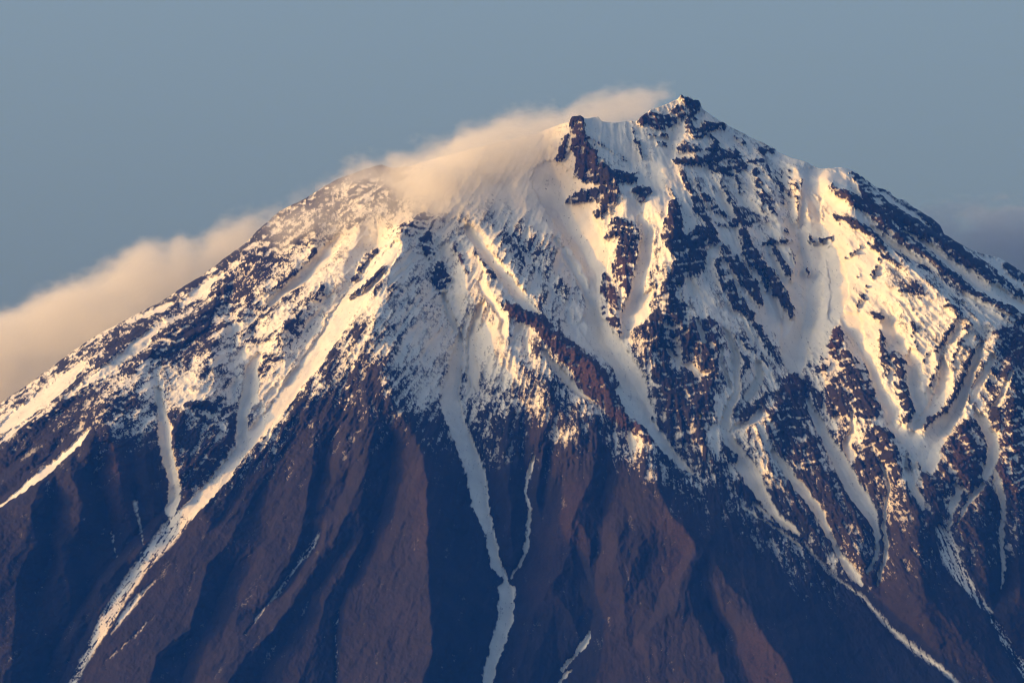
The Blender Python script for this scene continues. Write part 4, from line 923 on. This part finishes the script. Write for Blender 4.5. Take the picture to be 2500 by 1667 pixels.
# ------------------------------------------------------------------ clouds: real volumes hugging the crest
def cloud(name, label, cat, rows, density, edge, wisp, scale, seed, aniso=0.0, group='clouds clinging to the crest', tone=(0.996, 0.95, 0.83)):
    """rows: (u, v of the top, v of the underside, depth of the middle, half thickness)"""
    rows = np.array(rows, float)
    xs, _, zt = at(rows[:, 0], rows[:, 1], rows[:, 3])
    _, _, zb_ = at(rows[:, 0], rows[:, 2], rows[:, 3])
    yc, hw = rows[:, 3], rows[:, 4]
    x0, x1 = xs[0], xs[-1]
    zmin, zmax = zb_.min() - 80, zt.max() + 80
    ymin, ymax = (yc - hw).min(), (yc + hw).max()
    # hull a little larger than the cloud
    NX, NA = 90, 20
    X_ = np.linspace(x0, x1, NX)
    zt_, zbb, yc_, hw_ = (np.interp(X_, xs, q) for q in (zt, zb_, yc, hw))
    vs, fs = [], []
    for i_ in range(NX):
        mz, hz = (zt_[i_] + zbb[i_]) / 2, (zt_[i_] - zbb[i_]) / 2 + edge * 0.7
        for a_ in range(NA):
            an = 2 * math.pi * a_ / NA
            c_, s_ = math.cos(an), math.sin(an)
            vs.append((X_[i_], yc_[i_] + hw_[i_] * np.sign(c_) * abs(c_) ** 0.6, mz + hz * np.sign(s_) * abs(s_) ** 0.6))
    for i_ in range(NX - 1):
        for a_ in range(NA):
            b_ = (a_ + 1) % NA
            fs.append((i_ * NA + a_, i_ * NA + b_, (i_ + 1) * NA + b_, (i_ + 1) * NA + a_))
    fs.append(tuple(range(NA))[::-1])
    fs.append(tuple((NX - 1) * NA + a_ for a_ in range(NA)))
    me = bpy.data.meshes.new(name)
    me.from_pydata(vs, [], fs)
    me.update()
    m, n, l = new_mat(name + '_vapour')
    out = n.new('ShaderNodeOutputMaterial')
    vol = n.new('ShaderNodeVolumePrincipled')
    vol.inputs['Color'].default_value = (*tone, 1)
    vol.inputs['Anisotropy'].default_value = aniso
    tc = n.new('ShaderNodeTexCoord')
    sp = n.new('ShaderNodeSeparateXYZ')
    l.new(tc.outputs['Object'], sp.inputs[0])

    def mathn(op, a_, b_=None, c_=None, clamp=False):
        q = n.new('ShaderNodeMath')
        q.operation = op
        q.use_clamp = clamp
        for k_, v_ in enumerate((a_, b_, c_)):
            if v_ is None:
                continue
            if isinstance(v_, (int, float, np.floating)):
                q.inputs[k_].default_value = float(v_)
            else:
                l.new(v_, q.inputs[k_])
        return q.outputs[0]
    fx = mathn('MULTIPLY_ADD', sp.outputs['X'], 1 / (x1 - x0), -x0 / (x1 - x0), True)

    def curve(vals, lo, hi):
        q = n.new('ShaderNodeFloatCurve')
        cv = q.mapping.curves[0]
        ux = (xs - x0) / (x1 - x0)
        uy = (vals - lo) / max(hi - lo, 1e-3)
        while len(cv.points) < len(ux):
            cv.points.new(0.5, 0.5)
        for p_, a_, b_ in zip(cv.points, ux, uy):
            p_.location = (float(a_), float(b_))
            p_.handle_type = 'AUTO_CLAMPED'
        q.mapping.update()
        l.new(fx, q.inputs['Value'])
        return mathn('MULTIPLY_ADD', q.outputs[0], hi - lo, lo)
    ztop = curve(zt, zmin, zmax)
    zbot = curve(zb_, zmin, zmax)
    ycen = curve(yc, ymin, ymax + 1)
    yhw = curve(hw, 0, hw.max() + 1)
    mp = n.new('ShaderNodeMapping')
    mp.inputs['Location'].default_value = (seed * 3.1, seed * 1.7, seed)
    mp.inputs['Rotation'].default_value = (0, R(28), 0)
    mp.inputs['Scale'].default_value = (scale * 0.75, scale * 1.3, scale * 1.3)
    l.new(tc.outputs['Object'], mp.inputs['Vector'])
    nz = n.new('ShaderNodeTexNoise')
    nz.inputs['Scale'].default_value = 1.0
    nz.inputs['Detail'].default_value = 6
    nz.inputs['Roughness'].default_value = 0.62
    l.new(mp.outputs[0], nz.inputs['Vector'])
    nn = mathn('SUBTRACT', nz.outputs['Fac'], 0.5)
    dt = mathn('DIVIDE', mathn('SUBTRACT', ztop, sp.outputs['Z']), edge)
    db = mathn('DIVIDE', mathn('SUBTRACT', sp.outputs['Z'], zbot), edge)
    dy = mathn('SUBTRACT', 1.0, mathn('ABSOLUTE', mathn('DIVIDE', mathn('SUBTRACT', sp.outputs['Y'], ycen), yhw)))
    dy = mathn('MULTIPLY', dy, mathn('DIVIDE', yhw, edge))
    dx0 = mathn('MULTIPLY', fx, (x1 - x0) / edge / 2.0)
    dx1 = mathn('MULTIPLY', mathn('SUBTRACT', 1.0, fx), (x1 - x0) / edge / 2.0)
    dm = mathn('MINIMUM', mathn('MINIMUM', dt, db), mathn('MINIMUM', dy, mathn('MINIMUM', dx0, dx1)))
    dd = mathn('ADD', dm, mathn('MULTIPLY', nn, wisp))
    sm_ = n.new('ShaderNodeMapRange')
    sm_.interpolation_type = 'SMOOTHERSTEP'
    sm_.inputs['From Min'].default_value = 0.0
    sm_.inputs['From Max'].default_value = 1.3
    sm_.inputs['To Max'].default_value = density
    l.new(dd, sm_.inputs['Value'])
    l.new(sm_.outputs[0], vol.inputs['Density'])
    l.new(vol.outputs[0], out.inputs['Volume'])
    me.materials.append(m)
    return obj(name, me, None, label, cat, group)


cloud('cloud', 'golden cloud bank lying along the left skyline', 'cloud',
      [(-330, 860, 1300, 150, 200), (-150, 800, 1200, 150, 200), (0, 752, 1110, 140, 200), (60, 728, 1070, 140, 200), (115, 698, 1030, 130, 200), (168, 675, 990, 130, 190), (215, 668, 960, 130, 190), (275, 628, 920, 120, 190), (310, 602, 890, 120, 180),
       (356, 578, 860, 110, 180), (400, 592, 830, 110, 170), (440, 574, 800, 100, 170), (478, 586, 780, 100, 150), (530, 540, 740, 90, 150), (600, 503, 690, 80, 130), (640, 496, 640, 70, 110), (690, 488, 580, 60, 80)],
      0.0075, 55.0, 4.0, 0.010, 1)
def hug(rows, out, half):
    """rows (u, v top, v underside) -> depth that follows the slope, standing out from it"""
    return [(u_, a_, b_, float(base_depth(np.array([float(u_)]), np.array([0.35 * a_ + 0.65 * b_]))[0]) - out, h_ if (h_ := half * w_) else 0) for u_, a_, b_, w_ in rows]


cloud('cloud', 'thick golden cloud cap pouring over the crest', 'cloud',
      hug([(770, 462, 520, .4), (830, 410, 490, .6), (870, 386, 480, .7), (930, 380, 490, .9), (990, 362, 545, 1), (1045, 350, 560, 1.1), (1092, 336, 520, 1.1), (1128, 300, 500, 1.1), (1191, 288, 470, 1.1), (1230, 270, 450, 1.1), (1290, 266, 425, 1.1), (1340, 264, 395, 1), (1372, 268, 360, .8), (1410, 272, 325, .5)], 10, 170),
      0.0075, 60.0, 4.6, 0.011, 2)
cloud('cloud', 'thin veil of cloud drifting across the upper left slope', 'cloud',
      hug([(570, 570, 660, .6), (640, 520, 650, .8), (720, 470, 640, 1), (800, 430, 630, 1), (880, 410, 620, 1), (960, 420, 610, 1), (1040, 440, 580, 1), (1110, 440, 550, 1), (1190, 430, 530, .9), (1270, 420, 510, .8), (1340, 400, 480, .6), (1390, 390, 440, .3)], 40, 120),
      0.0034, 70.0, 4.2, 0.010, 3)
cloud('cloud', 'pale wisp of cloud streaming behind the summit crag', 'cloud',
      [(1330, 268, 345, -330, 60), (1375, 255, 345, -300, 90), (1405, 236, 340, -280, 110), (1459, 224, 335, -260, 120), (1500, 208, 330, -240, 120), (1560, 204, 315, -220, 110), (1610, 206, 262, -200, 80), (1650, 212, 235, -180, 40)],
      0.006, 45.0, 4.2, 0.012, 4)
cloud('cloud', 'grey shaded cloud behind the right skyline', 'cloud',
      [(2190, 560, 620, 420, 60), (2260, 520, 680, 430, 120), (2330, 505, 720, 440, 150), (2400, 500, 760, 450, 170), (2470, 500, 800, 460, 180), (2560, 520, 840, 470, 180), (2700, 590, 900, 480, 160)],
      0.0055, 60.0, 7.5, 0.0105, 5, group='clouds behind the right skyline', tone=(0.64, 0.65, 0.66))  # darker grey vapour: the cloud's shade is put into its colour


# ------------------------------------------------------------------ the air between the camera and the mountain
def haze():
    x_, y0_, y1_, z0_, z1_ = 46000.0, -46000.0, 46000.0, -70.0, 3700.0
    me = bpy.data.meshes.new('haze')
    v_ = [(sx * x_, yy, zz) for zz in (z0_, z1_) for yy in (y0_, y1_) for sx in (-1, 1)]
    me.from_pydata(v_, [], [(0, 2, 3, 1), (4, 5, 7, 6), (0, 1, 5, 4), (2, 6, 7, 3), (0, 4, 6, 2), (1, 3, 7, 5)])
    m, n, l = new_mat('blue_air')
    out = n.new('ShaderNodeOutputMaterial')
    vol = n.new('ShaderNodeVolumePrincipled')
    vol.inputs['Color'].default_value = (0.02, 0.22, 1.0, 1)
    vol.inputs['Density'].default_value = 6.4e-6
    vol.inputs['Anisotropy'].default_value = 0.0
    l.new(vol.outputs[0], out.inputs['Volume'])
    me.materials.append(m)
    obj('haze', me, label='thin blue evening haze in front of the mountain', kind='stuff')


haze()
